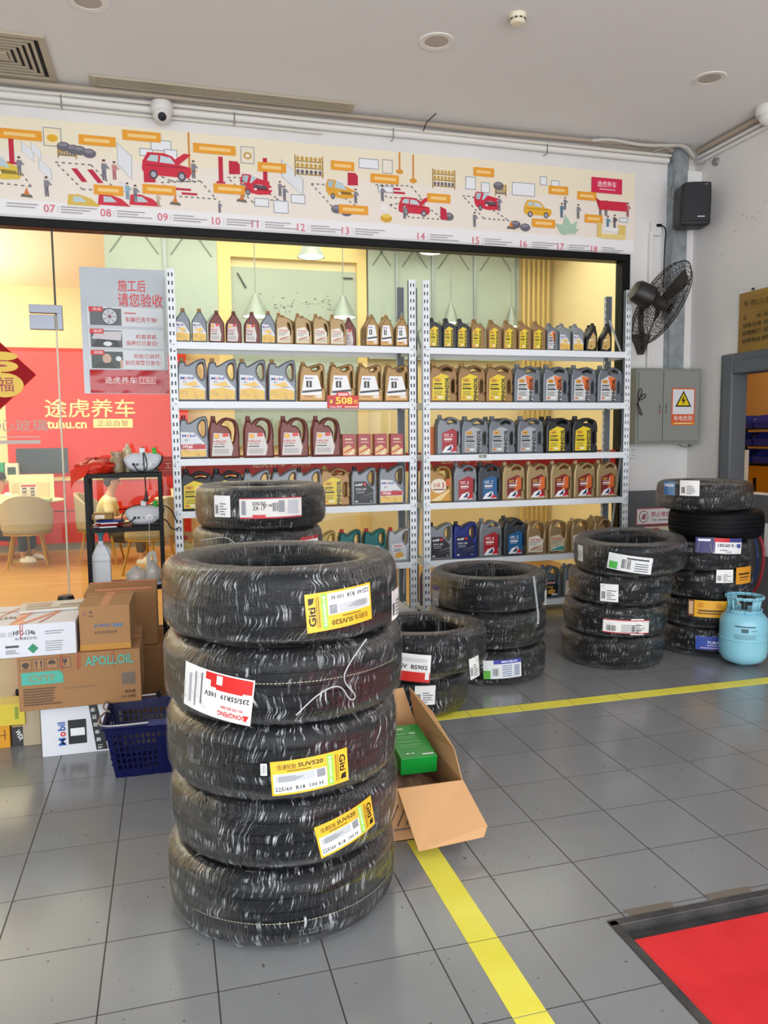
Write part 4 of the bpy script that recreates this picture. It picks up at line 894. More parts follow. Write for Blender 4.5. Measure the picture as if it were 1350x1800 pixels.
for i in (3, 0):
    t = S1[i]; z = .02 if i else -.02
    ln = MB()
    for j in range(70):
        a = -2.5+j*.028; ln.quad([((t['_r']+.0012)*math.cos(a+q*.018), (t['_r']+.0012)*math.sin(a+q*.018), z+dz) for q, dz in ((0, 0), (1, 0), (1, .0022), (0, .0022))], M('#a9a48c', .6))
    o = ln.build('chalk_line', t, fix=False, angle=None); o.rotation_euler = (0, 0, -t.rotation_euler.z)
G = 'film-wrapped tyres of the second stack'
c2 = (.437, 3.885); n2 = ('bottom', 'second from the bottom', 'third from the bottom', 'third from the top', 'second from the top', 'top')
S2 = [tyre('wrapped tyre, %s of the stack hidden behind the front stack' % n2[i] if i < 5 else 'wrapped tyre with white and red label on top of the stack behind the front one', (c2[0]+(0, -.01, .008, 0, -.012, .004)[i], c2[1], i*.206), .32 if i != 4 else .318, .2035, rr.uniform(0, 6), group=G, variant=i % 3) for i in range(6)]
w_, h_ = .30, .095
sticker(S2[5], 478, 893, [('r', -w_/2, -h_/2, w_/2, h_/2, '#dcd9d4'), ('r', -w_/2, -h_/2, w_/2, -h_/2+.007, '#b5303c'), ('r', -w_/2, h_/2-.005, w_/2, h_/2, '#b5303c'), ('r', -.09, -h_/2+.003, -.03, -h_/2+.018, '#cf2a3a'), ('t', '205/50', -.06, .022, .017, '#26262a'), ('t', 'ZR 17', -.06, .0, .017, '#26262a'), ('t', '93 W', -.02, .012, .015, '#26262a'), ('r', .03, -.02, .06, .035, '#8b8d92'), ('r', .075, -.03, .13, .035, '#b9bbc0'), ('r', -.14, -.03, -.12, .035, '#8b8d92')]+barcode(.0, -.02, .03, .03, 8, 8, '#dcd9d4')[1:])
sticker(S2[5], 391, 890, l_plain(.09, .10, 7)); sticker(S2[4], 545, 953, l_plain(.14, .06, 9, '#b5303c')); wisp(S2[4], [(355, 950), (400, 942), (415, 955)], .0025)
G = 'film-wrapped tyres of the low pair'
c3 = (1.24, 3.98)
S3 = [tyre('lower wrapped tyre of the low pair beside the open carton', (c3[0], c3[1], 0), .322, .215, 1.1, group=G, variant=1), tyre('upper wrapped tyre of the low pair, white and red label, touching the front stack', (1.298, 3.95, .217), .352, .225, 2.2, group=G, variant=2)]
S3[1].rotation_euler = (.03, .035, 2.2); S3[1].location.z += .012
sticker(S3[1], 722, 1178, [('r', -.1, -.07, .1, .07, '#e9e8e6'), ('r', -.1, -.07, .1, -.02, '#d02a24'), ('t', '105V  BS902', 0, .005, .022, '#2a2b2e', 0, .17), ('r', .075, -.055, .095, -.02, '#e9e8e6'), ('r', -.05, .03, .08, .05, '#cfd0d2')], -5); sticker(S3[1], 833, 1177, l_plain(.085, .11, 12), 6); sticker(S3[0], 747, 1222, l_plain(.11, .10, 14), -3)
G = 'film-wrapped tyres of the stack of three'
c4 = (1.885, 4.40)
S4 = [tyre(('bottom wrapped tyre of the stack of three, blue, white and green label', 'middle wrapped tyre of the stack of three, torn film, no label in front', 'top wrapped tyre of the stack of three, with a twisted film tail')[i], (c4[0]+(.0, -.006, 0)[i], c4[1], i*.2155), (.355, .36, .356)[i], .212, rr.uniform(0, 6), group=G, variant=i) for i in range(3)]
def l_blue(w=.2, h=.10, green=True):
    a, b = -w/2, -h/2
    e = [('r', a, b, a+w, b+h, '#dfe2e2'), ('r', a+w*.26, b+h*.78, a+w, b+h, '#3a43a0'), ('t', 'MICHELIN', a+w*.68, b+h*.89, h*.11, '#e9ecf6', 0, w*.42)]
    if green: e.append(('r', a, b, a+w*.18, b+h*.45, '#5fae3f'))
    return e+barcode(a+w*.22, b+h*.1, a+w*.42, b+h*.6, 3, 8, '#dfe2e2')[1:]+[('r', a+w*.48, b+h*(.1+.11*i), a+w*.74, b+h*(.14+.11*i), '#4c5f9a') for i in range(6)]+[('r', a+w*.80, b+h*.1, a+w*.95, b+h*.7, '#9aa3b5')]
sticker(S4[0], 884, 1176, l_blue(.23, .11), 2); sticker(S4[2], 766, 1046, [('r', -.045, -.06, .045, .06, '#8c8f98'), ('r', -.045, .03, .045, .06, '#3a3a80'), ('r', -.03, -.03, .03, -.02, '#b9bcc4')]); sticker(S4[2], 958, 1050, l_plain(.05, .09, 4)); sticker(S4[1], 768, 1090, l_plain(.07, .04, 4))
wisp(S4[2], [(935, 1012), (938, 1040), (941, 1065), (943, 1085), (942, 1096)], .006)
G = 'film-wrapped tyres of the stack of four'
c5 = (2.79, 4.42)
S5 = [tyre(('bottom wrapped tyre of the stack of four, film torn open in front', 'second tyre from the bottom of the stack of four, red-edged white label', 'third tyre from the bottom of the stack of four, square white label', 'top tyre of the stack of four, tilted, with white and green label')[i], (c5[0]+(-.015, 0, .02, .035)[i], c5[1]+(0, 0, -.02, -.10)[i], (0, .2, .402, .607)[i]), (.325, .325, .32, .345)[i], .20, rr.uniform(0, 6), group=G, variant=i % 3) for i in range(4)]
S5[3].rotation_euler = (-.03, .045, S5[3].rotation_euler.z); S5[3].location.z += .012
sticker(S5[3], 1107, 986, l_blue(.26, .10)[:1]+[('r', -.12, -.045, -.07, .0, '#4fae4a'), ('r', -.02, .026, .11, .036, '#3a3c40')]+barcode(-.05, -.04, .01, .03, 6, 9, '#dfe2e2')[1:]+[('r', .03, -.04+.014*i, .11, -.034+.014*i, '#6b6d72') for i in range(4)], -8)
sticker(S5[3], 1021, 968, l_plain(.06, .1, 13)); sticker(S5[2], 1071, 1042, l_plain(.11, .11, 15)); sticker(S5[1], 1102, 1102, l_plain(.29, .085, 17, None, '#e6e3e0', True), -2); sticker(S5[1], 1120, 1102, l_plain(.085, .1, 18), -2)
G = 'tyres of the tall stack by the right wall'
c6 = (3.50, 4.45); n6 = ('bottom tyre of the tall wall-side stack, blue label, loose torn film', 'second tyre from the bottom of the wall-side stack, long yellow label', 'third tyre from the bottom of the wall-side stack, white and orange labels', 'third tyre from the top of the wall-side stack, dark blue and white label', 'bare unwrapped tyre, second from the top of the wall-side stack', 'top tyre of the wall-side stack, blue and white labels')
S6 = [tyre(n6[i], (c6[0]+(.0, .01, .0, -.03, .10, .0)[i], c6[1]+(0, 0, 0, 0, .03, .03)[i], (0, .19, .382, .573, .765, .957)[i]), (.30, .30, .30, .30, .305, .305)[i], .188, rr.uniform(0, 6), group=G, film=i != 4, variant=i % 3) for i in range(6)]
sticker(S6[5], 1177, 858, [('r', -.05, -.045, .05, .045, '#6a8fb5'), ('r', -.05, -.045, -.01, .045, '#3f74ad'), ('r', -.045, .01, .04, .03, '#c9d6e2')]); sticker(S6[5], 1212, 858, l_plain(.125, .10, 21))
sticker(S6[3], 1240, 958, [('r', -.06, -.05, .06, .05, '#34336a'), ('p', [(-.05, -.045), (.04, -.045), (.03, .01), (-.04, .015)], '#b5b552'), ('r', -.045, .026, .03, .04, '#e9e9f2')]); sticker(S6[3], 1281, 960, [('r', -.10, -.05, .10, .05, '#e9e9ea'), ('r', -.10, .024, .0, .05, '#c8242e'), ('r', .0, .024, .10, .05, '#3b3f80'), ('t', '185/60 R 15', .0, .004, .022, '#2c3050', 0, .15), ('r', .06, -.012, .09, .014, '#3b4fa0'), ('r', -.06, -.03, -.01, -.025, '#5a5c66'), ('r', -.02, -.04, .02, -.036, '#5a5c66')], -3)
sticker(S6[2], 1274, 1013, l_plain(.11, .085, 22), 0); sticker(S6[2], 1308, 1011, [('r', -.075, -.055, .075, .055, '#e09a2c'), ('r', -.055, .004, .05, .016, '#4a3010'), ('r', -.05, -.015, .05, -.008, '#4a3010'), ('r', -.05, -.03, .03, -.026, '#4a3010')])
sticker(S6[1], 1252, 1071, [('r', -.15, -.055, .14, .055, '#e8ab22'), ('r', -.15, -.055, -.11, .055, '#6a3f20'), ('r', -.143, -.04, -.117, .045, '#d8b28a'), ('e', -.07, .025, .02, .02, '#d98f1e'), ('e', .04, .025, .02, .02, '#d98f1e'), ('r', -.085, -.018, .07, -.006, '#6a4a14'), ('r', -.09, -.033, .10, -.026, '#4a3410'), ('p', [(.10, -.05), (.13, -.05), (.14, .05), (.125, .05)], '#5a4012')]); sticker(S6[1], 1297, 1068, l_plain(.075, .09, 23), 10)
sticker(S6[0], 1257, 1131, [('r', -.12, -.045, .13, .045, '#2b46a0'), ('p', [(-.12, .02), (.04, .02), (.03, .045), (-.12, .045)], '#e0e4ee'), ('t', 'TURANZA', .02, .004, .018, '#f0f2fa', 0, .14), ('r', -.05, -.018, .06, -.012, '#b9c3ea'), ('r', -.09, -.035, .08, -.028, '#c9a6d8'), ('r', .09, .01, .115, .04, '#d9dde9')])
# ------------------------------------------------------------------ boxes on the left
BRN, BRN2 = '#a5794f', '#9a6f45'
def carton(name, label, loc, sx, sy, sz, col, rz=0, els=None, side=None, top=None, parts=('printed_front', 'printed_side', 'tape_and_print'), cat='box', pname='carton'):
    t = thing(name, label, cat, loc, rz)
    MB().box((0, 0, 0), (sx, sy, sz), card(col) if col.startswith('#a') or col.startswith('#9') or col.startswith('#c') else M(col, .5)).build(pname, t, bevel=.003)
    if els: decal(els, y0=-.0004, eps=.0003).build(parts[0], t, fix=False, angle=None)
    if side: o = decal(side, y0=0, eps=.0003).build(parts[1], t, fix=False, angle=None); o.location = (sx+.0004, 0, 0); o.rotation_euler = (0, 0, PI/2)
    if top:
        top = [(e[0], e[1], -e[2], e[3], -e[4], e[5]) if e[0] == 'r' else (e[0], [(x, -y) for x, y in e[1]][::-1], e[2]) if e[0] == 'p' else (e[0], e[1], e[2], -e[3], *e[4:]) for e in top]
        o = decal(top, y0=0, eps=.0003).build(parts[2], t, fix=False, angle=None); o.location = (0, 0, sz+.0004); o.rotation_euler = (-PI/2, 0, 0)
    return t
# white oil carton on the floor
e = [('r', .115, .05, .195, .165, '#101114'), ('t', '1', .156, .107, .062, '#f1f1f0', 90, .036), ('t', 'M', .088, .066, .032, '#1d56a5', 90, .036), ('t', 'o', .093, .102, .024, '#d3262d', 90, .024), ('t', 'bil', .087, .139, .034, '#1d56a5', 90, .040), ('p', [(.235, .01), (.285, .01), (.245, .232), (.208, .232)], '#131416')]
e += [('t', c, .226+.0052*i, .205-.036*i, .02, '#f1f1f0', 90, .02) for i, c in enumerate('新如现表擎引')]
carton('oil_carton', 'white carton with a black square standing on the floor under the large brown carton', (-.604, 3.745, 0), .33, .42, .237, '#e2e3e8', 0, e, cat='carton')
# large brown carton
ic = []
for i in range(4):
    x = .035+i*.055; ic += [('r', x-.024, .188, x+.024, .236, '#4a3420'), ('r', x-.0215, .1905, x+.0215, .2335, '#a87c52')]
x = .035; ic += [('e', x, .212, .015, .012, '#3a2a1c'), ('r', x-.012, .196, x+.012, .2, '#3a2a1c')]
for dx in (-.01, .01): ic += [('r', .09+dx-.0025, .197, .09+dx+.0025, .22, '#3a2a1c'), ('p', [(.09+dx-.007, .218), (.09+dx+.007, .218), (.09+dx, .231)], '#3a2a1c')]
ic += [('p', [(.127, .21), (.163, .21), (.157, .224), (.145, .23), (.133, .224)], '#3a2a1c'), ('r', .144, .196, .146, .212, '#3a2a1c'), ('p', [(.188, .228), (.212, .228), (.205, .21), (.195, .21)], '#3a2a1c'), ('r', .198, .196, .202, .212, '#3a2a1c')]
ic += [('p', [(.015, .12), (.19, .12), (.19, .16), (.175, .178), (.015, .178)], '#4fb09b'), ('t', 'CVTF', .10, .148, .03, '#8f8a66', 0, .11), ('t', 'APOLLOIL', .39, .208, .045, '#52ab98', 0, .21)]
ic += bars(.02, .18, (.100, .088, .076, .064, .052, .040, .028), .006, '#5a3f28', 5)+bars(.19, .36, (.093,), .005, '#8a6a48', 5)
ic += [('r', .44+.0, .085, .50, .145, '#8f7a66')]+[('r', .442+i*.0058, .088, .442+i*.0058+.0032, .142, '#5a4a40') for i in range(10)]+[('t', '净含量', .475, .052, .016, '#4a3422', 0, .05), ('t', '1L×24瓶', .468, .03, .015, '#4a3422', 0, .065)]
ic += [('r', .181, .19, .184, .248, '#b03028'), ('r', .188, .18, .1905, .248, '#b03028'), ('r', .252, .175, .2555, .248, '#b03028'), ('r', .262, .18, .264, .248, '#b03028'), ('r', .408, .175, .411, .248, '#b03028'), ('r', .40, .2, .402, .248, '#b03028')]
carton('large_brown_carton', 'large brown carton with turquoise print and handling symbols, on the white carton', (-.682, 3.70, .24), .525, .5, .249, BRN, 0, ic, [('p', [(.02, .15), (.12, .17), (.12, .215), (.03, .19)], '#4a9a88'), ('r', .06, .05, .16, .055, '#5a3f28'), ('r', .06, .07, .18, .075, '#5a3f28'), ('r', .06, .09, .2, .095, '#5a3f28')], [('r', 0, -.265, .52, -.235, '#d9885a')], cat='carton')
# jurid carton
e = [('r', 0, .0, .222, .028, '#bd8426'), ('t', 'JURID', .10, .112, .02, '#47658f', -1, .075), ('r', .145, .104, .19, .121, '#5b6f86'), ('t', '机动车制动液', .115, .082, .015, '#5b3c22', 0, .10), ('e', .052, .178, .006, .006, '#4a3020'), ('r', .043, .158, .065, .162, '#4a3020'), ('r', .018, .165, .03, .18, '#8c5f4a')]
carton('brown_parts_carton', 'smaller brown carton with blue print, on top right of the large brown carton', (-.418, 3.725, .491), .222, .34, .205, '#ab7f53', -.03, e, [('r', .08, .11, .16, .125, '#6a4526'), ('r', .08, .07, .18, .08, '#6a4526'), ('r', .08, .05, .17, .06, '#6a4526')], [('r', .09, -.335, .13, -.005, '#c98a5c'), ('r', .02, -.3, .2, -.285, '#c26a4a')], cat='carton')
# refrigerant carton
e = [('t', 'HFC-134a', .355, .112, .022, '#23252a', 0, .09), ('t', '车用制冷剂', .36, .085, .014, '#3a3c42', 0, .09), ('p', [(.365, .037), (.388, .06), (.411, .037), (.388, .014)], '#1f8a62'), ('r', .165, .044, .235, .054, '#3a3d42'), ('r', .275, .046, .33, .056, '#3a3d42'), ('r', .44, .11, .52, .113, '#6a6d72'), ('r', .44, .1, .51, .103, '#6a6d72'), ('r', .337, .085, .341, .148, '#c23a32'), ('r', .347, .1, .35, .148, '#c23a32')]+bars(.165, .25, (.034, .027, .02, .013), .003, '#73767b', 1)+bars(.275, .33, (.034, .027, .02), .003, '#73767b', 2)+bars(.44, .52, (.065, .055, .045, .035, .025), .003, '#8a8d92', 3)
e += [('r', .16+i*.032, .098, .182+i*.032, .118, '#c2c4c8') for i in range(5)]
top = [('r', .30, -.40, .345, -.0, '#e7a98c'), ('p', [(.33, -.01), (.355, -.01), (.56, -.39), (.53, -.4)], '#cc7a5c')]+[('p', [(.05+i*.12, -.02), (.06+i*.12, -.02), (.16+i*.12, -.38), (.15+i*.12, -.38)], '#d9745c') for i in range(4)]+[('t', 'HFC-134a', .22, -.15, .05, '#4a4446', 10, .16), ('r', .1, -.3, .5, -.29, '#c9604a')]
carton('refrigerant_carton', 'white carton with green diamond lying on the left of the large brown carton', (-1.0, 3.70, .49), .57, .44, .148, '#dfe0e6', 0, e, None, top, cat='carton')
# cartons behind
carton('tall_brown_carton', 'brown carton with orange taped top behind the smaller brown carton', (-.45, 4.27, .36), .365, .36, .29, '#9f7348', 0, None, [('r', .08, .05, .18, .07, '#6a4526')], [('r', .0, -.35, .36, -.31, '#d9825a'), ('r', .05, -.12, .34, -.06, '#d98a62'), ('r', .05, -.22, .3, -.2, '#cc6a4a')], cat='carton')
carton('plain_brown_carton', 'plain brown carton on the floor behind the blue basket', (-.46, 4.22, 0), .40, .44, .358, '#95693f', 0, None, None, None, cat='carton')
o = MB().box((-.16, -.1, 0), (.16, .1, .012), M('#dcd8cc', .6)).build('paper_booklet', None, (-.555, 4.05, .639), (0, 0, .1), bevel=.003); tag(o, 'pale booklet lying at the back of the white carton with the green diamond', 'booklet')
decal([('r', -.13, -.08, .13, -.06, '#8a8578'), ('r', -.13, -.03, -.02, .07, '#a9a498'), ('r', .02, -.03, .12, .0, '#8a8578')], y0=0).build('printed_cover', o, (0, 0, .0125), (-PI/2, 0, 0), fix=False, angle=None)
o = MB().lathe([(.0, 0), (.07, 0), (.058, .40), (.05, .455), (.044, .47), (0, .472)], M('#1b1b1d', .4), n=20, cap=False).build('black_bin', None, (-.66, 5.25, 0)); tag(o, 'tapered black plastic bin behind the white carton, at the foot of the black rack', 'bin')
# filter boxes at the left edge
def fbox(label, loc, s, col, els, rz=0):
    t = thing('filter_box', label, 'box', loc, rz, 'filter boxes by the left edge'); MB().box((0, 0, 0), s, M(col, .45)).build('carton', t, bevel=.002)
    decal(els, y0=-.0004, eps=.0003).build('printed_front', t, fix=False, angle=None)
fbox('orange filter box on the floor at the left picture edge', (-.845, 3.92, 0), (.075, .1, .112), '#de9a1c', [('r', .02, .06, .06, .065, '#8c5c14'), ('r', .05, .04, .056, .09, '#8c5c14')])
fbox('black filter box with slanted white lettering on the floor at the left', (-.766, 3.93, 0), (.066, .1, .105), '#2d2b2d', [('t', 'WIX', .036, .052, .022, '#ecebe8', -70, .055), ('r', .006, .094, .06, .1, '#c2a06a')], .05)
fbox('yellow filter box resting on the orange and black filter boxes', (-.852, 3.905, .1125), (.155, .12, .105), '#d9c23e', [('r', .112, .03, .128, .09, '#8a9a38'), ('r', .03, .01, .042, .095, '#3f4a2a'), ('r', .002, .005, .02, .09, '#2c2f26')], -.03)
o = MB().box((-.04, -.045, 0), (.04, .045, .225), M('#b3a286', .5)).build('beige_carton', None, (-.673, 3.96, 0), bevel=.004); tag(o, 'narrow beige carton standing behind the left edge of the white carton', 'carton')
o = MB().box((-.03, -.045, 0), (.03, .045, .2), M('#1b1c1e', .4)).lathe([(.015, .2), (.015, .23), (0, .23)], M('#1b1c1e', .4), n=12).build('black_bottle', None, (-.755, 4.10, 0), bevel=.008); tag(o, 'black bottle standing behind the filter boxes', 'bottle')

# blue shopping basket
t = thing('shopping_basket', 'dark blue plastic shopping basket standing beside the white carton', 'basket', (-.30, 3.385, 0), -.02)
NB = M('#080d44', .35, 0, .3); mb = MB(); bw, bd_, bh = .47, .33, .238
def P_(u, v, f):      # u along, v height 0..1 on wall f; walls taper inwards to the base
    i = .035*(1-v)
    if f == 0: return Vector((i+(bw-2*i)*u, i, v*bh))
    if f == 1: return Vector((bw-i, i+(bd_-2*i)*u, v*bh))
    if f == 2: return Vector((bw-i-(bw-2*i)*u, bd_-i, v*bh))
    return Vector((i, bd_-i-(bd_-2*i)*u, v*bh))
for f in range(4):
    nu = 18 if f % 2 == 0 else 12; us = [0]
    for q in range(nu): us += [.04+.92*(q+.18)/nu, .04+.92*(q+.82)/nu]
    us.append(1); vs = [0, .16, .245, .275, .36, .39, .475, .505, .585, .63, .72, .75, .84, 1]
    for a in range(len(us)-1):
        for b in range(len(vs)-1):
            hole = a % 2 == 1 and vs[b] in (.16, .275, .39, .505, .63, .75)
            if f in (0, 2) and hole and (a > 15 if f == 0 else a < 19) and vs[b] < .7: hole = False
            if not hole: mb.quad([P_(us[a], vs[b], f), P_(us[a+1], vs[b], f), P_(us[a+1], vs[b+1], f), P_(us[a], vs[b+1], f)], NB)
mb.quad([(.035, .035, 0), (.035, bd_-.035, 0), (bw-.035, bd_-.035, 0), (bw-.035, .035, 0)], NB)
o = mb.build('basket_body', t, angle=None); sm = o.modifiers.new('wall', 'SOLIDIFY'); sm.thickness = .004
MB().tube([(-.006, -.006, bh), (bw+.006, -.006, bh), (bw+.006, bd_+.006, bh), (-.006, bd_+.006, bh), (-.006, -.006, bh)], .009, NB, 8).build('rim', t)
CHR = M('#c9ccd2', .25, .9)
MB().tube([(.01, bd_*.5, bh+.012), (-.03, bd_*.7, bh+.012), (-.02, bd_-.01, bh+.016), (.03, bd_+.004, bh+.018), (.20, bd_+.002, bh+.022)], .0045, CHR, 8, 2).build('handle', t)
MB().tube([(-.012, bd_*.5, bh+.012), (-.03, .10, bh+.012), (-.02, .0, bh+.012), (.03, -.014, bh+.010), (.20, -.014, bh+.012)], .0045, CHR, 8, 2).box((.18, -.022, bh+.0), (.43, -.006, bh+.022), M('#23285a', .4)).build('handle', t)
MB().cyl((.215, bd_-.012, bh+.024), (.215, bd_+.02, bh+.024), .012, BLACK, 10).cyl((.42, bd_-.012, bh+.024), (.42, bd_+.02, bh+.024), .012, BLACK, 10).build('handle_pivot', t)

# ------------------------------------------------------------------ black rack with the testers
t = thing('black_shelf_stand', 'narrow black three-tier metal stand in front of the glass', 'shelf stand', (-.535, 5.40, 0)); BK2 = M('#0e0e10', .45, 0, .2); sw, sd_ = .49, .30
for x in (0, sw-.026):
    for y in (0, sd_-.026): MB().box((x, y, 0), (x+.026, y+.026, 1.235), BK2).build('leg', t, bevel=.002)
for z in (1.205, .845, .445): MB().box((.002, .002, z), (sw-.002, sd_-.002, z+.03), BK2).build('shelf', t, bevel=.002)
TZ = [1.235, .875, .475]
def tester(label, x, z, y=5.55):
    d = thing('tester_device', label, 'device', (x, y, z), 0, 'grey testers on the black stand')
    out = [[(.0, .62), (.04, .80), (.20, .97), (.45, 1.0), (.75, .98), (.97, .88), (1.0, .70), (.93, .38), (.80, .10), (.66, .0), (.30, .0), (.14, .12), (.05, .36)]]
    vs, fs = slab(out, .16, .02, .25, .125); mb = MB().add([(a-.125, b, c+.008) for a, b, c in vs], fs, M('#c3c5ca', .35)); mb.build('housing', d)
    MB().box((-.08, -.07, 0), (.10, .07, .02), M('#1c1d20', .5)).build('base', d, bevel=.004)
    vs, fs = slab(out, .10, .01, .256, .12); MB().add([(a-.12, b+.05, c+.006) for a, b, c in vs], fs, M('#1c1d20', .5)).build('back_shell', d)
    MB().box((-.02, -.03, .12), (.015, .02, .165), M('#d5d7da', .35)).box((-.008, -.02, .165), (.008, .0, .172), M('#6b4a30')).build('plug_block', d, bevel=.003)
    g = M('#19b52c', .25); MB().lathe([(.032, 0), (.03, .01), (.012, .018), (.011, .03), (.016, .034), (.014, .046), (0, .05)], g, c=(.075, -.02, .118), n=16).build('green_knob', d)
    e = [('e', -.06, .055, .0105, .0105, '#141416'), ('e', -.035, .055, .0105, .009, '#26272a'), ('e', .035, .056, .021, .021, '#ececee'), ('e', .035, .056, .013, .013, '#c9cacd'), ('r', .031, .042, .039, .07, '#e9e9eb'), ('e', -.002, .056, .004, .004, '#4a4b4e'), ('e', .07, .056, .004, .004, '#4a4b4e')]
    decal(e, y0=-.0805, eps=.0004).build('control_face', d, fix=False); return d
tester('grey rounded tester with green knob on the top of the black stand', -.165, TZ[0]); tester('grey rounded tester with green knob on the middle tier of the black stand', -.17, TZ[1])
CB = M('#17171a', .5)
def cable(name, label, pts, r=.0045, m=CB, sm=2): tag(MB().tube(pts, r, m, 6, sm).build(name), label, 'cable')
cable('power_cable', 'black cable with a plug hanging from the top tester of the black stand', [(-.225, 5.46, 1.297), (-.20, 5.40, 1.25), (-.15, 5.39, 1.243), (-.13, 5.385, 1.29), (-.158, 5.39, 1.395), (-.155, 5.385, 1.30), (-.15, 5.385, 1.15), (-.148, 5.385, 1.1)])
o = MB().lathe([(.006, .06), (.014, .01), (.014, 0), (0, 0)], CB, n=10).build('cable_plug', None, (-.148, 5.385, 1.045)); tag(o, 'black plug at the end of the hanging cable', 'plug')
cable('power_cable', 'black cable lying from the middle tester over the edge of the black stand', [(-.23, 5.455, .93), (-.26, 5.40, .905), (-.31, 5.44, .90), (-.315, 5.5, .95), (-.26, 5.5, 1.005), (-.18, 5.6, 1.01), (-.05, 5.6, 1.0), (0, 5.5, .99), (.03, 5.52, .93), (.045, 5.55, .88)])
cable('power_cable', 'black cable looping between the black stand and the white rack', [(-.05, 5.62, .90), (-.02, 5.5, .90), (.0, 5.5, .85), (.03, 5.52, .83), (.06, 5.56, .845)])
cable('thin_cord', 'thin white cord hanging from the middle tester', [(-.135, 5.46, .935), (-.135, 5.385, .90), (-.14, 5.38, .80), (-.14, 5.38, .76)], .002, M('#c9c6bd', .5), 1)
# red plastic bag, jar, bottle on top
def blob(name, label, cat, loc, rx, ry, rz_, m, seed, jag=.25, n=18, parts=None):
    rr3 = random.Random(seed); mb = MB().ball((0, 0, 0), 1, m, n, (rx, ry, rz_)); mn = 0
    for i, p in enumerate(mb.v):
        f = 1+rr3.uniform(-jag, jag); mb.v[i] = (p[0]*f, p[1]*f, max(-rz_*.55, p[2]*(1+rr3.uniform(-jag, jag))))
    mn = min(p[2] for p in mb.v); mb.v = [(x, y, z-mn) for x, y, z in mb.v]
    return tag(mb.build(name, None, loc, angle=70), label, cat)
RB = M('#d8301c', .35); o = blob('red_plastic_bag', 'crumpled red plastic bag drooping over the left end of the black stand', 'bag', (-.47, 5.53, TZ[0]), .115, .13, .06, RB, 8, .28, 22)
MB().add([(-.10, -.10, .05), (-.02, -.14, .05), (-.05, -.16, -.01), (-.12, -.155, -.05), (-.145, -.13, -.10), (-.15, -.08, .02)], [(0, 1, 2), (0, 2, 3), (0, 3, 4), (0, 4, 5)], RB).build('loose_corner', o, fix=False)
o = MB().lathe([(0, 0), (.045, 0), (.048, .01), (.046, .09), (.035, .105), (.035, .12), (.042, .122), (.042, .14), (0, .14)], M('#a08c6c', .3), n=20).build('brown_jar', None, (-.335, 5.60, TZ[0])); tag(o, 'brown glass jar with lid between the red bag and the top tester', 'jar')
o = MB().lathe([(0, 0), (.03, 0), (.03, .15), (.012, .175), (.012, .195), (0, .195)], M('#c9b894', .25), n=16).build('pale_bottle', None, (-.27, 5.66, TZ[0])); tag(o, 'pale bottle behind the top tester on the black stand', 'bottle')
# middle tier: packs and a small box
for n_, (z, c, w, lb) in enumerate(((0, '#a3202c', .21, 'dark red foil pack lying at the bottom on the middle tier of the black stand'), (.025, '#27408c', .20, 'blue foil pack lying on the dark red pack, middle tier of the black stand'))):
    o = MB().ball((0, 0, .014), 1, M(c, .3), 16, (w/2, .08, .014)).build('foil_pack', None, (-.40+.01*n_, 5.5, TZ[1]+z)); tag(o, lb, 'pack', 'foil packs on the black stand')
    decal([('p', [(-.05, .0), (.06, .002), (.05, .01), (-.06, .008)], '#e6e4e2'), ('r', -.09, .006, -.06, .010, '#d9dbe4')], y0=-.0785).build('printed_panel', o, fix=False)
carton('small_brown_box', 'small brown box with white sticker on the foil packs, middle tier of the black stand', (-.50, 5.44, TZ[1]+.054), .13, .12, .035, '#a07b43', 0, [('r', .02, .006, .08, .03, '#e4ddd0'), ('r', .025, .014, .07, .017, '#a5604a')])
# lower tier: white jug with funnel and plastic bags
t = thing('white_canister', 'tall white plastic canister on the low tier of the black stand', 'canister', (-.455, 5.50, TZ[2])); WP = M('#dfe2e6', .4)
mb = MB()
def sect(w, d, z): return [(-w, -d, z), (w, -d, z), (w, d, z), (-w, d, z)]
lv = [(.055, .05, 0), (.058, .052, .01), (.058, .052, .165), (.055, .05, .17), (.058, .052, .175), (.055, .05, .215), (.03, .03, .27), (.016, .016, .285)]
for a, b in zip(lv, lv[1:]): mb.hexa(sect(*a), sect(*b), WP)
mb.build('canister_body', t, bevel=.006); MB().tube([(.02, 0, .27), (.05, 0, .245), (.056, 0, .21)], .009, WP, 8, 1).build('grip', t); MB().cyl((0, 0, .28), (0, 0, .305), .018, WP, 14).build('neck', t)
f = MB().lathe([(.05, .09), (.052, .098), (.05, .10), (.048, .098), (.014, .05), (.009, .0), (.012, .0), (.016, .048), (.05, .09)], M('#4c8c9c', .4), n=24, cap=False).build('blue_funnel', None, (-.455, 5.5, TZ[2]+.2915)); tag(f, 'blue plastic funnel stuck in the neck of the white canister', 'funnel')
WB = frosted('translucent_white_bag', '#dcdad4', .72)
o = blob('plastic_bag', 'tied white plastic bag standing upright on the low tier of the black stand', 'bag', (-.13, 5.52, TZ[2]), .055, .06, .095, WB, 21, .14, 20)
vs, fs = slab([[(0, 0), (1, 0), (1, .7), (.8, 1), (.4, 1), (.0, .8)], [(.3, .3), (.65, .3), (.6, .75), (.35, .75)]], .02, .006, .07, .12); MB().add([(a-.035, b, c+.10) for a, b, c in vs], fs, WB).build('bag_handle', o)
blob('plastic_bag', 'slumped white plastic bag beside the upright one on the low tier', 'bag', (-.235, 5.50, TZ[2]), .065, .06, .075, WB, 33, .16, 20)
blob('paper_towel_pack', 'crushed pale blue packet at the right end of the low tier', 'packet', (-.11, 5.43, TZ[2]), .06, .03, .015, M('#aebfcf', .5), 5, .2, 14)

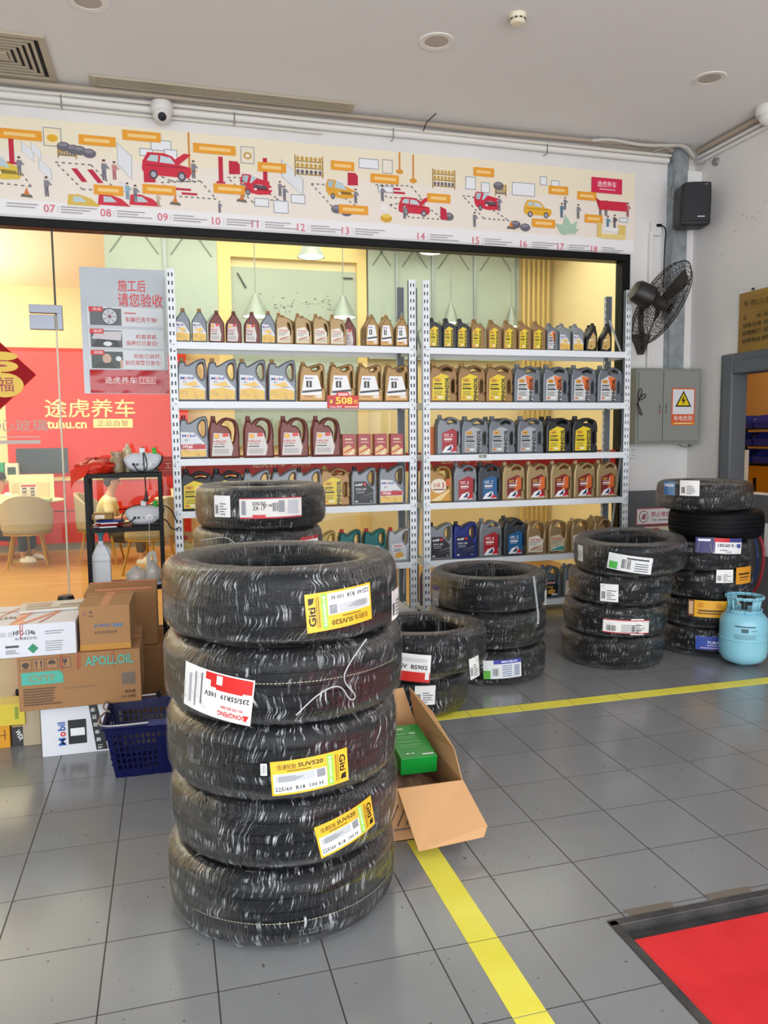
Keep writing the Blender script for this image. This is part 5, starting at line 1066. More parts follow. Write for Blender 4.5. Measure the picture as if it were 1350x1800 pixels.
# ------------------------------------------------------------------ open carton with the green box
t = thing('open_carton', 'open brown carton with flaps out on the yellow line, right of the front stack', 'box', (.705, 2.56, 0)); CB_, cw, cl, chh = card('#b98a5d'), .295, .55, .2
mb = MB(); k = .004
mb.box((0, 0, .001), (cw, cl, .005), CB_).box((0, 0, 0), (cw, k, chh), CB_).box((0, cl-k, 0), (cw, cl, chh), CB_).box((0, 0, 0), (k, cl, chh), CB_).box((cw-k, 0, 0), (cw, cl, chh), CB_)
mb.build('carton_walls', t)
def flap(name, pts):
    o = MB().quad(pts, card('#c39566')).build(name, t, fix=False, angle=None); s = o.modifiers.new('board', 'SOLIDIFY'); s.thickness = .004; s.offset = 0
flap('flap', [(.045, -.002, chh), (cw, -.002, chh), (.335, -.135, .085), (.315, -.15, .055), (.075, -.15, .04)])
flap('flap', [(cw-.002, .0, chh), (cw-.002, cl, chh), (cw-.028, cl+.01, .375), (cw+.005, .36, .335), (cw+.012, .12, .27)])
flap('flap', [(cw, cl-.002, chh), (.05, cl-.002, chh), (.06, cl+.03, .36), (cw-.05, cl+.03, .37)])
e = [('p', [(.01+i*.032, .06), (.016+i*.032, .06), (.05+i*.032, .14), (.044+i*.032, .14)], '#4a3538') for i in range(8)]+[('r', .0, .045, .295, .05, '#6d5a60'), ('p', [(.12, .02), (.14, .02), (.10, .1), (.08, .1)], '#5a4670')]
decal(e, y0=-.0005, eps=.0004).build('printed_front', t, fix=False, angle=None)
wr = blob('brown_wrapping_film', 'crinkled brown wrapped padding filling the open carton under the green box', 'packing', (.855, 2.83, .0055), .135, .25, .10, M('#6f5040', .25), 12, .10, 26)
g = thing('green_box', 'shiny green printed box lying in the open brown carton', 'box', (.815, 2.735, .165), -.03); g.rotation_euler = (.10, 0, -.03)
MB().box((0, 0, 0), (.145, .27, .068), M('#118a30', .3)).build('carton', g, bevel=.002)
decal([('r', .02, .238, .07, .243, '#c9e6cf'), ('r', .024, .230, .07, .235, '#c9e6cf'), ('r', .01, .19, .07, .195, '#a5d4ae'), ('r', .085, .185, .11, .2, '#9fd0a9'), ('r', .09, .012, .135, .024, '#cfe3d2'), ('e', .035, .03, .006, .005, '#d9ecdc'), ('e', .055, .03, .008, .004, '#d9ecdc')]+bars(.02, .11, (.165, .15, .13, .12, .10, .09, .075), .003, '#6fbf80', 4), y0=0, eps=.0003).build('printed_top', g, (0, 0, .0684), (-PI/2, 0, 0), fix=False, angle=None)
bpy.data.objects['printed_top'].rotation_euler = (-PI/2, 0, 0)

# ------------------------------------------------------------------ gas cylinder, hoses
t = thing('gas_cylinder', 'light blue refrigerant gas cylinder with handle collar on the floor by the wall', 'gas cylinder', (3.465, 4.02, 0)); CY = mottled('light_blue_enamel', '#86c3d6', '#92cede', 4, .3)
R_ = .142
MB().lathe([(.03, 0), (.06, .012), (R_*.82, .035), (R_*.96, .065), (R_, .10), (R_, .172), (R_+.003, .176), (R_+.003, .184), (R_, .188), (R_, .275), (R_*.96, .305), (R_*.80, .335), (.07, .352), (0, .356)], CY, n=48).build('cylinder_body', t)
mb = MB(); n = 48; rc = .098
def inwin(a):
    d = (math.degrees(a)+360) % 90; return 16 < d < 74
zz = (.335, .362, .425, .445)
for i in range(n):
    a0, a1 = 2*PI*i/n, 2*PI*(i+1)/n
    for q in range(3):
        if q == 1 and inwin((a0+a1)/2): continue
        fl = [1, 1.02, 1.10, 1.13]
        mb.quad([(rc*fl[q]*math.cos(a0), rc*fl[q]*math.sin(a0), zz[q]), (rc*fl[q]*math.cos(a1), rc*fl[q]*math.sin(a1), zz[q]), (rc*fl[q+1]*math.cos(a1), rc*fl[q+1]*math.sin(a1), zz[q+1]), (rc*fl[q+1]*math.cos(a0), rc*fl[q+1]*math.sin(a0), zz[q+1])], CY)
o = mb.build('handle_collar', t); s = o.modifiers.new('sheet', 'SOLIDIFY'); s.thickness = .005
MB().cyl((0, 0, .35), (0, 0, .40), .018, M('#3a3d40', .4), 12).cyl((-.03, 0, .405), (.03, 0, .405), .012, M('#22262a', .4), 10).build('valve', t)
a_ = math.atan2(-4.02, -3.465)+.06
decal([('r', -.06, .268, .06, .276, '#3c5a66'), ('r', -.02, .235, .02, .26, '#3c5a66'), ('r', .035, .245, .07, .25, '#5a8594')]+bars(-.06, .08, (.22, .212, .204, .196), .003, '#5a8594', 3), eps=.0002, R=R_+.0006, a0=a_, seg=.008).build('printed_text', t, fix=False, angle=None)
for nm_, c, pts in (('red', '#9c2a34', [(4.46, 5.08, .70), (4.45, 4.98, .60), (4.45, 4.97, .42), (4.45, 5.02, .26), (4.46, 5.08, .20)]), ('blue', '#22386a', [(4.46, 5.14, .71), (4.45, 5.05, .60), (4.45, 5.03, .42), (4.45, 5.08, .26), (4.46, 5.12, .20)])):
    tag(MB().tube(pts, .011, M(c, .4), 8, 3).build('air_hose'), nm_+' air hose hanging in a curve on the grey wainscot of the right wall', 'hose')
o = MB().box((0, -.2, -.13), (.012, 0, .13), M('#dcdcdc', .4)).build('card_holder', None, (XR-.03, 5.0, .63), bevel=.003); tag(o, 'white card holder on the grey wainscot at the right picture edge', 'card holder')

# ------------------------------------------------------------------ electrical cabinet and signs
CG = M('#83867f', .45)
t = thing('electrical_cabinet', 'grey two-door electrical cabinet on the wall in the corner', 'cabinet', (3.825, 5.78, 1.378))
cwid, chei = .63, .64
MB().box((0, .012, 0), (cwid, .22, chei), CG).build('cabinet_body', t, bevel=.003)
for (a, b, hx) in ((.022, .253, .222), (.262, cwid-.02, .285)):
    d = MB().box((a, 0, .022), (b, .012, chei-.022), M('#8a8d86', .45)).build('door', t, bevel=.003)
    MB().box((hx-.009, -.004, .255), (hx+.009, .0, .335), M('#b9bcb8', .3, .7)).box((hx-.006, -.006, .265), (hx+.006, -.004, .285), M('#a8383a' if hx < .25 else '#6b6d6b', .4)).box((hx-.004, -.006, .30), (hx+.004, -.004, .33), M('#4c4e50', .4)).build('latch', d)
t = thing('warning_sign', 'white and orange electric shock warning sign with a yellow triangle on the grey cabinet', 'sign', (4.281, 5.779, 1.694))
w_, h_ = .116, .158
def tri(cx, cy, r): return [(cx-r*.95, cy-r*.62), (cx+r*.95, cy-r*.62), (cx, cy+r)]
decal([('r', -w_, -h_, w_, h_, '#d9603a'), ('r', -w_+.011, -h_+.094, w_-.011, h_-.011, '#dfe0e2'), ('p', tri(0, .052, .085), '#1c1c18'), ('p', tri(0, .050, .064), '#e8cf1e'), ('p', [(.008, .098), (-.024, .046), (-.004, .05), (-.012, .012), (.024, .062), (.002, .058)], '#1c1c18'), ('t', '有电危险', 0, -.098, .044, '#f5e6df', 0, .19), ('r', -w_+.004, -h_+.005, w_-.004, -h_+.026, '#e58a2a'), ('r', -.085, -h_+.011, .085, -h_+.019, '#f6dcae')], y0=0).build('sign_face', t, fix=False, angle=None)
MB().box((-w_, 0, -h_), (w_, .0008, h_), M('#d9603a', .4)).build('sign_plate', t)
t = thing('no_stacking_sign', 'white red-bordered no-stacking sign on the dark wainscot behind the wall-side tyres', 'sign', (4.17, 5.986, .733))
w_, h_ = .19, .075
MB().box((-w_, 0, -h_), (w_, .001, h_), M('#e8e6e4', .4)).build('sign_plate', t)
decal([('r', -w_, -h_, w_, h_, '#c43440'), ('r', -w_+.008, -h_+.008, w_-.008, h_-.008, '#e9e7e5'), ('e', -.115, 0, .048, .054, '#8a3038'), ('e', -.115, 0, .041, .047, '#e9e7e5'), ('p', [(-.14, -.02), (-.10, -.03), (-.09, .02), (-.12, .025)], '#a8636a'), ('t', '禁止堆放', .06, .018, .045, '#c02632', 0, .20), ('t', 'No Stacking', .06, -.035, .022, '#8c4a50', 0, .17)], y0=0).build('sign_face', t, fix=False, angle=None)
t = thing('prohibition_sign', 'square pale sign with a red crossed circle under the no-stacking sign', 'sign', (4.20, 5.986, .55)); w_, h_ = .14, .095
MB().box((-w_, 0, -h_), (w_, .001, h_), M('#d9cfae', .4)).build('sign_plate', t)
decal([('r', -w_, -h_, w_, h_, '#b8323c'), ('r', -w_+.006, -h_, w_-.006, h_-.006, '#ddd3b4'), ('e', -.02, -.02, .095, .10, '#c22a2e'), ('e', -.02, -.02, .075, .08, '#ddd3b4'), ('p', [(-.05, -.04), (.02, -.05), (.04, .0), (-.02, .03)], '#c9b82a'), ('p', [(-.085, .04), (-.07, .055), (.045, -.08), (.03, -.095)], '#c22a2e')], y0=0).build('sign_face', t, fix=False, angle=None)
t = thing('gold_plaque', 'brushed gold notice plaque with black lettering above the grey hatch frame', 'plaque', (XR-.012, 5.385, 2.083)); t.rotation_euler = (0, 0, -PI/2)
MB().box((0, 0, 0), (.78, .01, .495), mottled('brushed_brass', '#b08c4e', '#c09a58', 3, .28, 0, 3, (1, 1, 12), .75)).build('plate', t, bevel=.002)
MB().cyl((.15, -.006, .51), (.15, .01, .51), .01, M('#5a5a5a', .4, .7), 8).build('hook', t)
decal([('t', '专项(三类)汽车维修', .36, .40, .055, '#3a2c18', 0, .62), ('t', '名　　称', .15, .295, .034, '#4a3a22', 0, .2), ('r', .28, .28, .44, .31, '#6a5632'), ('t', '经营范围', .15, .235, .034, '#4a3a22', 0, .2), ('r', .28, .22, .47, .25, '#6a5632'), ('t', '监督部门', .15, .175, .034, '#4a3a22', 0, .2), ('r', .28, .16, .49, .19, '#6a5632'), ('t', '监督电话', .15, .115, .034, '#4a3a22', 0, .2), ('t', '0757-8522', .38, .115, .03, '#4a3a22', 0, .22)], y0=-.0005, eps=.0004).build('engraved_lettering', t, fix=False, angle=None)

# ------------------------------------------------------------------ wall fan
n_ = Vector((.90, -.10, -.42)).normalized(); FC = Vector((3.80, 5.45, 2.49)); DB = M('#241f1d', .45); FW = M('#2c2724', .4)
t = thing('wall_fan', 'large dark caged fan on a wall arm, facing away to the right', 'fan', FC); t.rotation_euler = n_.to_track_quat('Z', 'Y').to_euler()
Rf = .36; mb = MB()
def cz(r, s): return s*.085*math.sqrt(max(0, 1-(r/Rf)**2.4))
for s in (1, -1):
    for i in range(1, 11):
        r = Rf*(.2+.08*i); mb.tube([(r*math.cos(2*PI*j/40), r*math.sin(2*PI*j/40), cz(r, s)) for j in range(41)], .0023 if i < 10 else .0045, FW, 4)
    for k in range(48):
        a = 2*PI*k/48; pts = []
        for q in range(9):
            r = Rf*(.18+.82*q/8); aa = a+.5*q/8*s; pts.append((r*math.cos(aa), r*math.sin(aa), cz(r, s)))
        mb.tube(pts, .0021, FW, 3)
mb.build('cage', t, fix=False)
MB().lathe([(0, .09), (.07, .085), (.075, .075), (.0, .07)], DB, n=24).build('front_badge', t)
for k in range(3):
    a = 2*PI*k/3+.4; vs = []
    for q in range(7):
        r = .05+.27*q/6; wd = .05+.13*math.sin(min(1, q/5)*PI*.62)
        for s in (-1, 1):
            ang = a+s*wd/(r+.12)*.55; vs.append((r*math.cos(ang), r*math.sin(ang), s*.03*(1-.3*q/6)))
    o = MB().add(vs, [(2*q, 2*q+1, 2*q+3, 2*q+2) for q in range(6)], M('#3a322c', .4)).build('blade', t, fix=False); m_ = o.modifiers.new('sheet', 'SOLIDIFY'); m_.thickness = .003
MB().lathe([(0, .05), (.045, .045), (.045, -.05), (0, -.05)], DB, n=20).build('hub', t)
MB().lathe([(0, -.085), (.085, -.088), (.095, -.10), (.088, -.22), (.07, -.245), (0, -.25)], DB, n=28).build('motor_housing', t)
inv = (Matrix.Translation(FC) @ t.rotation_euler.to_matrix().to_4x4()).inverted()
def FL(p): return inv @ Vector(p)
WP_ = (3.985, 5.975, 2.25)
MB().tube([FL((3.66, 5.5, 2.50)), FL((3.70, 5.56, 2.40)), FL((3.93, 5.9, 2.36)), FL((3.985, 5.95, 2.30))], .024, DB, 10, 1).build('arm', t)
mb = MB(); pl = [(-.09, .07), (.09, .07), (.02, -.10), (-.02, -.10)]
mb.hexa([FL((WP_[0]+x, 5.999, WP_[2]+z)) for x, z in pl], [FL((WP_[0]+x, 5.96, WP_[2]+z)) for x, z in pl], DB); mb.hexa([FL((WP_[0]+x*.4, 5.96, WP_[2]+z*.7)) for x, z in pl], [FL((WP_[0]+x*.3, 5.91, WP_[2]+.05+z*.3)) for x, z in pl], DB); mb.build('wall_bracket', t)

# ------------------------------------------------------------------ things on the upper walls and ceiling
t = thing('wall_speaker', 'black wall speaker in the corner above the fan', 'speaker', (4.285, 5.74, 3.35)); t.rotation_euler = (.04, 0, -.30)
SP = M('#17181c', .5)
vs, fs = slab([[(-.11, 0), (.11, 0), (.125, .02), (.125, .33), (.11, .35), (-.09, .35), (-.125, .31), (-.125, .02)]], .20, .02); MB().add([(a, b, c-.175) for a, b, c in vs], fs, SP).build('speaker_box', t)
MB().box((-.105, -.108, -.14), (.112, -.099, .165), mottled('speaker_grille', '#121318', '#1c1d24', 60, .6)).build('grille', t, bevel=.01)
decal([('r', .01, -.11, .07, -.1, '#b9bcc4'), ('r', .06, .145, .09, .150, '#8a8c94')], y0=-.1085, eps=.0004).build('badge_lettering', t, fix=False, angle=None)
MB().box((-.03, .1, -.05), (.03, .26, .05), SP).build('bracket', t)
tag(MB().tube([(4.23, 5.93, 3.78), (4.22, 5.90, 3.6), (4.17, 5.89, 3.48), (4.16, 5.8, 3.40)], .006, M('#6f7377', .5), 6, 2).build('speaker_cable'), 'grey cable running down to the black wall speaker', 'cable')
tag(MB().tube([(4.20, 5.85, 3.22), (4.215, 5.9, 3.0), (4.19, 5.92, 2.7), (4.12, 5.9, 2.62), (3.9, 5.8, 2.6)], .006, M('#6f7377', .5), 6, 2).build('speaker_cable'), 'grey cable running from the speaker down to the fan', 'cable')
o = MB().box((4.225, YW-.09, 2.03), (4.37, YW, 3.87), GALV).box((4.24, YW-.094, 2.03), (4.355, YW-.09, 3.87), GALV).build('steel_cable_duct', bevel=.003); tag(o, 'galvanised steel cable duct running down the wall to the grey cabinet', 'cable duct')
o = MB().box((4.045, YW-.035, 2.02), (4.075, YW, 3.19), M('#e4e2dd', .4)).build('white_conduit', bevel=.003); tag(o, 'thin white vertical conduit from the high socket to the cabinet', 'conduit')
t = thing('wall_socket', 'white wall socket with a black plug, high beside the steel duct', 'socket', (4.105, YW, 3.22)); MB().box((-.05, -.04, -.06), (.05, 0, .06), M('#e2e2df', .4)).build('socket_plate', t, bevel=.004); MB().box((-.005, -.06, .01), (.035, -.04, .03), BLACK).tube([(.03, -.055, .02), (.08, -.06, 0), (.075, -.05, -.15), (.08, -.04, -.5)], .006, BLACK, 6, 2).build('plug', t)
t = thing('wall_socket', 'white double wall socket just below the left corner of the grey cabinet', 'socket', (3.93, YW, 1.305)); MB().box((-.045, -.025, -.055), (.045, 0, .055), M('#e0e0dd', .4)).build('socket_plate', t, bevel=.003)
decal([('r', -.018, .02, -.006, .026, '#55575a'), ('r', .006, .02, .018, .026, '#55575a'), ('r', -.004, -.03, .004, -.022, '#55575a')], y0=-.0255).build('pin_holes', t, fix=False)
tag(MB().tube([(3.80, 5.74, 1.71), (3.83, 5.74, 1.76), (3.85, 5.74, 1.83), (3.83, 5.75, 1.85), (3.80, 5.74, 1.74), (3.87, 5.74, 1.76), (3.89, 5.74, 1.79), (3.86, 5.74, 1.80), (3.80, 5.74, 1.73), (3.84, 5.74, 1.66), (3.86, 5.75, 1.62), (3.83, 5.74, 1.63), (3.80, 5.74, 1.72)], .004, BLACK, 6, 2).build('looped_cable'), 'thin black cable tied in loops at the left side of the grey cabinet', 'cable')
tag(MB().tube([(4.33, 5.9, 1.37), (4.36, 5.86, 1.345), (4.45, 5.86, 1.35), (4.47, 5.95, 1.36)], .007, M('#8b8d8c', .5), 6, 2).build('cabinet_cable'), 'grey cable bent under the right bottom of the grey cabinet', 'cable')
# conduits under the ceiling
BP, CP, WPp = M('#b3a592', .45), M('#dcd6cb', .4), M('#e6e4de', .35); rr = random.Random(9)
def run(z, y, r, m, x0, x1, lb, wob=.006):
    tag(MB().tube([(x0+(x1-x0)*i/16, y, z+rr.uniform(-wob, wob)) for i in range(17)], r, m, 10, 1).build('ceiling_conduit'), lb, 'conduit')
run(3.868, 5.945, .021, BP, -5.9, 4.42, 'beige-brown conduit along the back wall, topmost of the bundle under the ceiling')
run(3.825, 5.962, .014, CP, -5.9, 4.44, 'thin cream conduit just below the brown one on the back wall', .003)
run(3.782, 5.958, .024, WPp, -5.9, 4.20, 'thick white conduit of the back wall bundle, with the clips on it', .002)
run(3.742, 5.975, .010, CP, -5.9, 1.2, 'thinnest cream conduit, lowest of the back wall bundle', .002)
run(3.848, 5.925, .006, M('#8a8076', .5), -5.9, 4.2, 'loose grey cable sagging along the back wall conduits', .012)
for y_, r, z, lb in ((4.47, .022, 3.868, 'beige-brown conduit along the top of the right wall'), (4.48, .014, 3.822, 'upper white conduit along the right wall'), (4.48, .014, 3.782, 'lower white conduit along the right wall')):
    tag(MB().cyl((y_, 5.93, z), (y_, -2.3, z), r, BP if 'brown' in lb else WPp, 10).build('ceiling_conduit'), lb, 'conduit')
for i, x in enumerate((-.62, .55, 1.75, 3.05)):
    o = MB().box((x-.004, 5.93, 3.735), (x+.004, 5.934, 3.81), M('#8f8d88', .4, .5)).box((x-.004, 5.934, 3.735), (x+.004, 5.999, 3.738), M('#8f8d88', .4, .5)).build('conduit_clip'); tag(o, 'metal conduit clip, %s from the left on the back wall bundle' % ORD[i], 'clip', 'conduit clips')
tag(MB().tube([(3.45, 5.93, 3.87), (3.6, 5.9, 3.885), (3.9, 5.9, 3.86), (4.2, 5.88, 3.88), (4.32, 5.88, 3.885), (4.40, 5.9, 3.82)], .014, M('#c9c4ba', .4), 8, 2).build('corrugated_hose'), 'pale corrugated hose curling over the top of the steel duct', 'hose')
tag(MB().tube([(4.02, 5.92, 3.83), (4.2, 5.87, 3.875), (4.3, 5.87, 3.86), (4.44, 5.9, 3.76), (4.48, 5.85, 3.755)], .008, M('#a09a92', .4), 8, 2).build('grey_cable'), 'grey cable curling into the corner beside the steel duct', 'cable')
tag(MB().tube([(1.98, 5.9, 3.80), (2.0, 5.88, 3.86), (2.05, 5.80, 3.897)], .004, BLACK, 5).build('black_wire'), 'short black wire sticking up from the conduits to the ceiling', 'wire')
o = MB().box((4.36, 5.9, 3.60), (4.499, 5.999, 3.70), M('#e9e7e3', .4)).build('junction_box', bevel=.006); tag(o, 'white junction box in the corner under the conduits', 'junction box')
t = thing('pipe_flange', 'small round metal cap on the right wall below the conduits', 'cap', (XR, 5.72, 3.72)); MB().lathe([(.0, -.03), (.03, -.025), (.035, 0)], M('#9a9a98', .4, .5), n=16, axis='X').build('cap', t)
def dome(label, loc, wall):
    t = thing('dome_camera', label, 'security camera', loc); t.scale = (1.25, 1.25, 1.25); WC = M('#dddbd6', .35)
    MB().lathe([(0, .06), (.058, .06), (.062, .05), (.062, .02), (.055, .0), (.05, 0)], WC, n=24).build('mount_base', t)
    MB().ball((0, -.012, -.005), .052, WC, 20).build('camera_ball', t)
    MB().lathe([(.0, .056), (.022, .054), (.024, .046), (.024, .04)], M('#2c2d31', .2), n=18, mtx=Matrix.Translation((0, -.012, -.005)) @ Matrix.Rotation(math.radians(125), 4, 'X')).build('lens', t)
dome('white dome camera on the back wall conduits above the left part of the banner', (.044, 5.90, 3.735), 0)
dome('white dome camera at the ceiling edge of the right wall, cut by the picture edge', (4.42, 5.08, 3.83), 1)
def downlight(label, x, y):
    t = thing('recessed_downlight', label, 'downlight', (x, y, ZC), 0, 'unlit recessed downlights')
    MB().lathe([(.072, .03), (.075, -.004), (.108, -.006), (.112, 0), (.105, 0)], M('#e9e6de', .35), n=36, cap=False).build('trim_ring', t); MB().lathe([(0, -.001), (.074, -.001)], M('#b5aca0', .5), n=32, cap=False).build('reflector', t, fix=False)
downlight('unlit recessed downlight cut by the top edge of the picture, far left', -.343, 4.86); downlight('unlit recessed downlight in the middle of the ceiling', 1.697, 4.79); downlight('unlit recessed downlight near the right wall', 3.693, 4.795)
t = thing('smoke_detector', 'cream smoke detector on the ceiling', 'smoke detector', (2.055, 4.385, ZC)); MB().lathe([(.05, 0), (.05, -.012), (.045, -.022), (.046, -.038), (.034, -.052), (0, -.054)], M('#e6dfc4', .4), n=28).build('detector_body', t)
mb = MB()
for k in range(10): a = 2*PI*k/10; mb.box((-.009, -.0475, -.036), (.009, -.0445, -.026), M('#4a463c', .6), Matrix.Rotation(a, 4, 'Z'))
mb.build('vent_slots', t)
VM = M('#b5aa94', .45); DKV = M('#1d1a17', .8)
t = thing('square_air_diffuser', 'square beige ceiling air diffuser with nested slats at the far left', 'air vent', (-.94, 5.62, ZC)); s = .305
mb = MB()
def ringbox(mb, s0, s1, z0, z1, m, cy=0):
    mb.box((-s0, cy-s0, z0), (s0, cy-s1, z1), m).box((-s0, cy+s1, z0), (s0, cy+s0, z1), m).box((-s0, cy-s1, z0), (-s1, cy+s1, z1), m).box((s1, cy-s1, z0), (s0, cy+s1, z1), m)
ringbox(mb, s, .262, -.016, 0, VM); mb.build('frame', t, bevel=.002); MB().box((-.26, -.26, -.004), (.26, .26, -.001), DKV).build('dark_cavity', t)
for q in range(5): b = MB(); ringbox(b, .235-.04*q, .215-.04*q, -.014+.001*q, -.004, VM); b.build('slat', t)
MB().box((-.05, -.05, -.02), (.05, .05, -.004), VM).build('centre_plate', t)
t = thing('linear_air_grille', 'long narrow beige ceiling air grille along the back wall', 'air vent', (.495, 5.845, ZC)); L = .92
mb = MB().box((-L, -.075, -.016), (L, -.055, 0), VM).box((-L, .055, -.016), (L, .075, 0), VM).box((-L, -.055, -.016), (-L+.05, .055, 0), VM).box((L-.05, -.055, -.016), (L, .055, 0), VM); mb.build('frame', t, bevel=.002)
MB().box((-L+.05, -.055, -.004), (L-.05, .055, -.001), M('#4b4234', .8)).build('dark_cavity', t)
for q in range(5): MB().box((-L+.05, -.045+.021*q, -.014), (L-.05, -.034+.021*q, -.006), VM, ).build('slat', t)

# ------------------------------------------------------------------ banner above the window
BY = YW-.004; BX0, BZ0 = 1.30, 3.345
def B(px, py): p = A(px, py, Y=BY); return p.x-BX0, p.z-BZ0
t = thing('workshop_banner', 'long cream illustrated banner of numbered workshop steps above the window', 'banner', (BX0, BY, BZ0))
MB().box((-4.2, 0, -.335), (3.905-BX0, .003, .318), M('#efe5d8', .55)).build('banner_sheet', t)
els = []; OUT = '#5a5560'; BRD = '#c11f3e'; ORG = '#eda12b'
els += [('r', -4.2, -.335, 3.905-BX0, -.232, '#f0eeee'), ('r', -4.2, .085, 3.905-BX0, .318, '#f1e6cc')]
G1 = []      # group into layered decals
def orange(px, py, w=62, h=16):
    x, z = B(px, py); w, h = w/238, h/238
    return [('r', x-w/2, z-h/2, x+w/2, z+h/2, ORG)]+bars(x-w*.36, x+w*.40, (z,), h*.34, '#f7cf86', int(px), .1)
def panel(px, py, w, h, fill='#eceef1'):
    x, z = B(px, py); w, h = w/238, h/238
    return [('r', x-w/2, z-h/2, x+w/2, z+h/2, '#9aa0aa'), ('r', x-w/2+.006, z-h/2+.006, x+w/2-.006, z+h/2-.006, fill)]
def slant(pts, fill='#e3e6ea'):
    q = [B(*p) for p in pts]; cx = sum(p[0] for p in q)/4; cz_ = sum(p[1] for p in q)/4
    return [('p', list(reversed(q)), '#9aa0aa'), ('p', list(reversed([(cx+(a-cx)*.93, cz_+(b-cz_)*.95) for a, b in q])), fill)]
def person(px, py, h=38, top='#85838d', leg='#6f6d77'):
    x, z = B(px, py); s = h/238
    return [('p', [(x-s*.09, z-s*.5), (x-s*.01, z-s*.5), (x, z), (x-s*.10, z)], leg), ('p', [(x+s*.02, z-s*.5), (x+s*.10, z-s*.5), (x+s*.08, z), (x, z)], leg), ('p', [(x-s*.12, z-s*.02), (x+s*.11, z-s*.02), (x+s*.13, z+s*.30), (x-s*.12, z+s*.31)], top), ('p', [(x+s*.10, z+s*.12), (x+s*.26, z+s*.05), (x+s*.26, z+s*.10), (x+s*.12, z+s*.26)], top), ('e', x, z+s*.40, s*.075, s*.085, '#e8c9b0'), ('p', [(x-s*.08, z+s*.40), (x+s*.08, z+s*.42), (x+s*.06, z+s*.5), (x-s*.06, z+s*.5)], '#2e2b33')]
def bay(pts):
    q = [B(*p) for p in pts]; e = []
    for i in range(len(q)):
        a, b = Vector(q[i]), Vector(q[(i+1) % len(q)]); n = max(4, int((b-a).length/.02)); d = (b-a).normalized()*.009; p_ = Vector((-d.y, d.x))*.55
        for j in range(n):
            if j % 2 == 0:
                u, v = a+(b-a)*j/n, a+(b-a)*(j+1.0)/n; e.append(('p', [tuple(u-p_), tuple(v-p_), tuple(v+p_), tuple(u+p_)], '#7d7974'))
    return e
def car(px, py, w, col, dark, hood=False, front=False):
    x, z = B(px, py); s = w/238
    f = lambda pts: [(x+a*s, z+b*s) for a, b in pts]
    if front:
        e = [('p', f([(-.48, -.08), (-.40, -.22), (.06, -.30), (.42, -.27), (.50, -.16), (.47, .0), (.2, .10), (-.2, .30), (-.42, .30), (-.5, .1)]), col), ('p', f([(-.20, .04), (.22, -.02), (.08, .22), (-.14, .26)]), '#bcd0d6'), ('p', f([(-.44, .06), (-.28, .04), (-.22, .26), (-.40, .26)]), '#a9bfc6'), ('p', f([(.0, -.16), (.40, -.16), (.36, -.08), (.02, -.06)]), dark), ('e', x-.26*s, z-.24*s, .07*s, .10*s, '#4b4952'), ('e', x-.26*s, z-.24*s, .04*s, .06*s, '#9a98a2'), ('e', x+.44*s, z-.10*s, .05*s, .03*s, '#f2eee6'), ('e', x-.02*s, z-.14*s, .05*s, .03*s, '#f2eee6')]
        if hood: e += [('p', f([(-.16, .02), (.30, .0), (.44, .12), (.02, .20)]), col), ('p', f([(-.10, .0), (.32, -.02), (.34, -.10), (-.06, -.10)]), '#55525c')]
        return e
    e = [('p', f([(-.5, -.10), (-.44, -.20), (.44, -.22), (.5, -.12), (.48, .0), (.26, .04), (-.48, .08)]), col), ('p', f([(-.48, .06), (.26, .03), (.12, .20), (-.04, .25), (-.38, .25)]), col), ('p', f([(-.40, .08), (-.18, .065), (-.16, .2), (-.32, .2)]), '#b9ced4'), ('p', f([(-.14, .06), (.18, .045), (.08, .17), (-.12, .2)]), '#c6d8dc'), ('r', x-.42*s, z-.02*s, x+.4*s, z-.005*s, dark)]
    for wx in (-.27, .30): e += [('e', x+wx*s, z-.19*s, .085*s, .095*s, '#4b4952'), ('e', x+wx*s, z-.19*s, .05*s, .058*s, '#b2b0ba')]
    if hood: e += [('p', f([(.18, .02), (.26, .05), (.5, .26), (.36, .28), (.14, .12)]), col)]
    return e
def tyrep(px, py, n=3):
    e = []
    for i in range(n):
        x, z = B(px+i*17, py+i*5); e += [('e', x, z, .045, .032, '#6a6570'), ('e', x-.004, z+.012, .03, .011, '#8f8a95')]
    return e
def rackp(px, py, w, h):
    x, z = B(px, py); w, h = w/238, h/238; e = []
    for q in (-w/2, w/2): e.append(('r', x+q-.004, z-h/2, x+q+.004, z+h/2, '#a8853c'))
    for k in range(3):
        zz = z-h/2+.02+h*.3*k; e.append(('r', x-w/2, zz-.004, x+w/2, zz+.004, '#a8853c'))
        for j in range(6): e.append(('e', x-w/2+w*(j+.6)/6.2, zz+h*.12, w*.06, h*.10, '#c9a24a' if k else '#6b6670'))
    return e
def cone(px, py): x, z = B(px, py); return [('p', [(x-.04, z-.02), (x+.04, z-.025), (x+.03, z-.005), (x-.03, z)], '#6d675f'), ('p', [(x-.018, z-.005), (x+.018, z-.005), (x, z+.045)], '#d97a3a')]
L1, L2, L3 = [], [], []
for q in ([(165, 292), (172, 285), (240, 288), (270, 345), (205, 340)],): pass
L1 += bay([(97, 285), (160, 290), (205, 335), (145, 333)])+bay([(0, 322), (55, 328), (35, 300)])[:-3]+bay([(283, 321), (352, 318), (380, 350), (310, 345)])+bay([(250, 288), (262, 300), (300, 318), (345, 320)])[:-8]+bay([(400, 312), (420, 312), (490, 350), (445, 356)])+bay([(547, 323), (575, 325), (625, 362), (590, 370)])+bay([(660, 325), (722, 327), (742, 350), (680, 347)])+bay([(685, 360), (735, 352), (780, 386), (720, 382)])+bay([(813, 344), (830, 346), (895, 388), (850, 384)])
for (a, b) in ((137, 308), (165, 310)):
    L1 += [('p', [B(a-12, b-12), B(a+7, b+12), B(a+17, b+12), B(a-2, b-12)], BRD)]
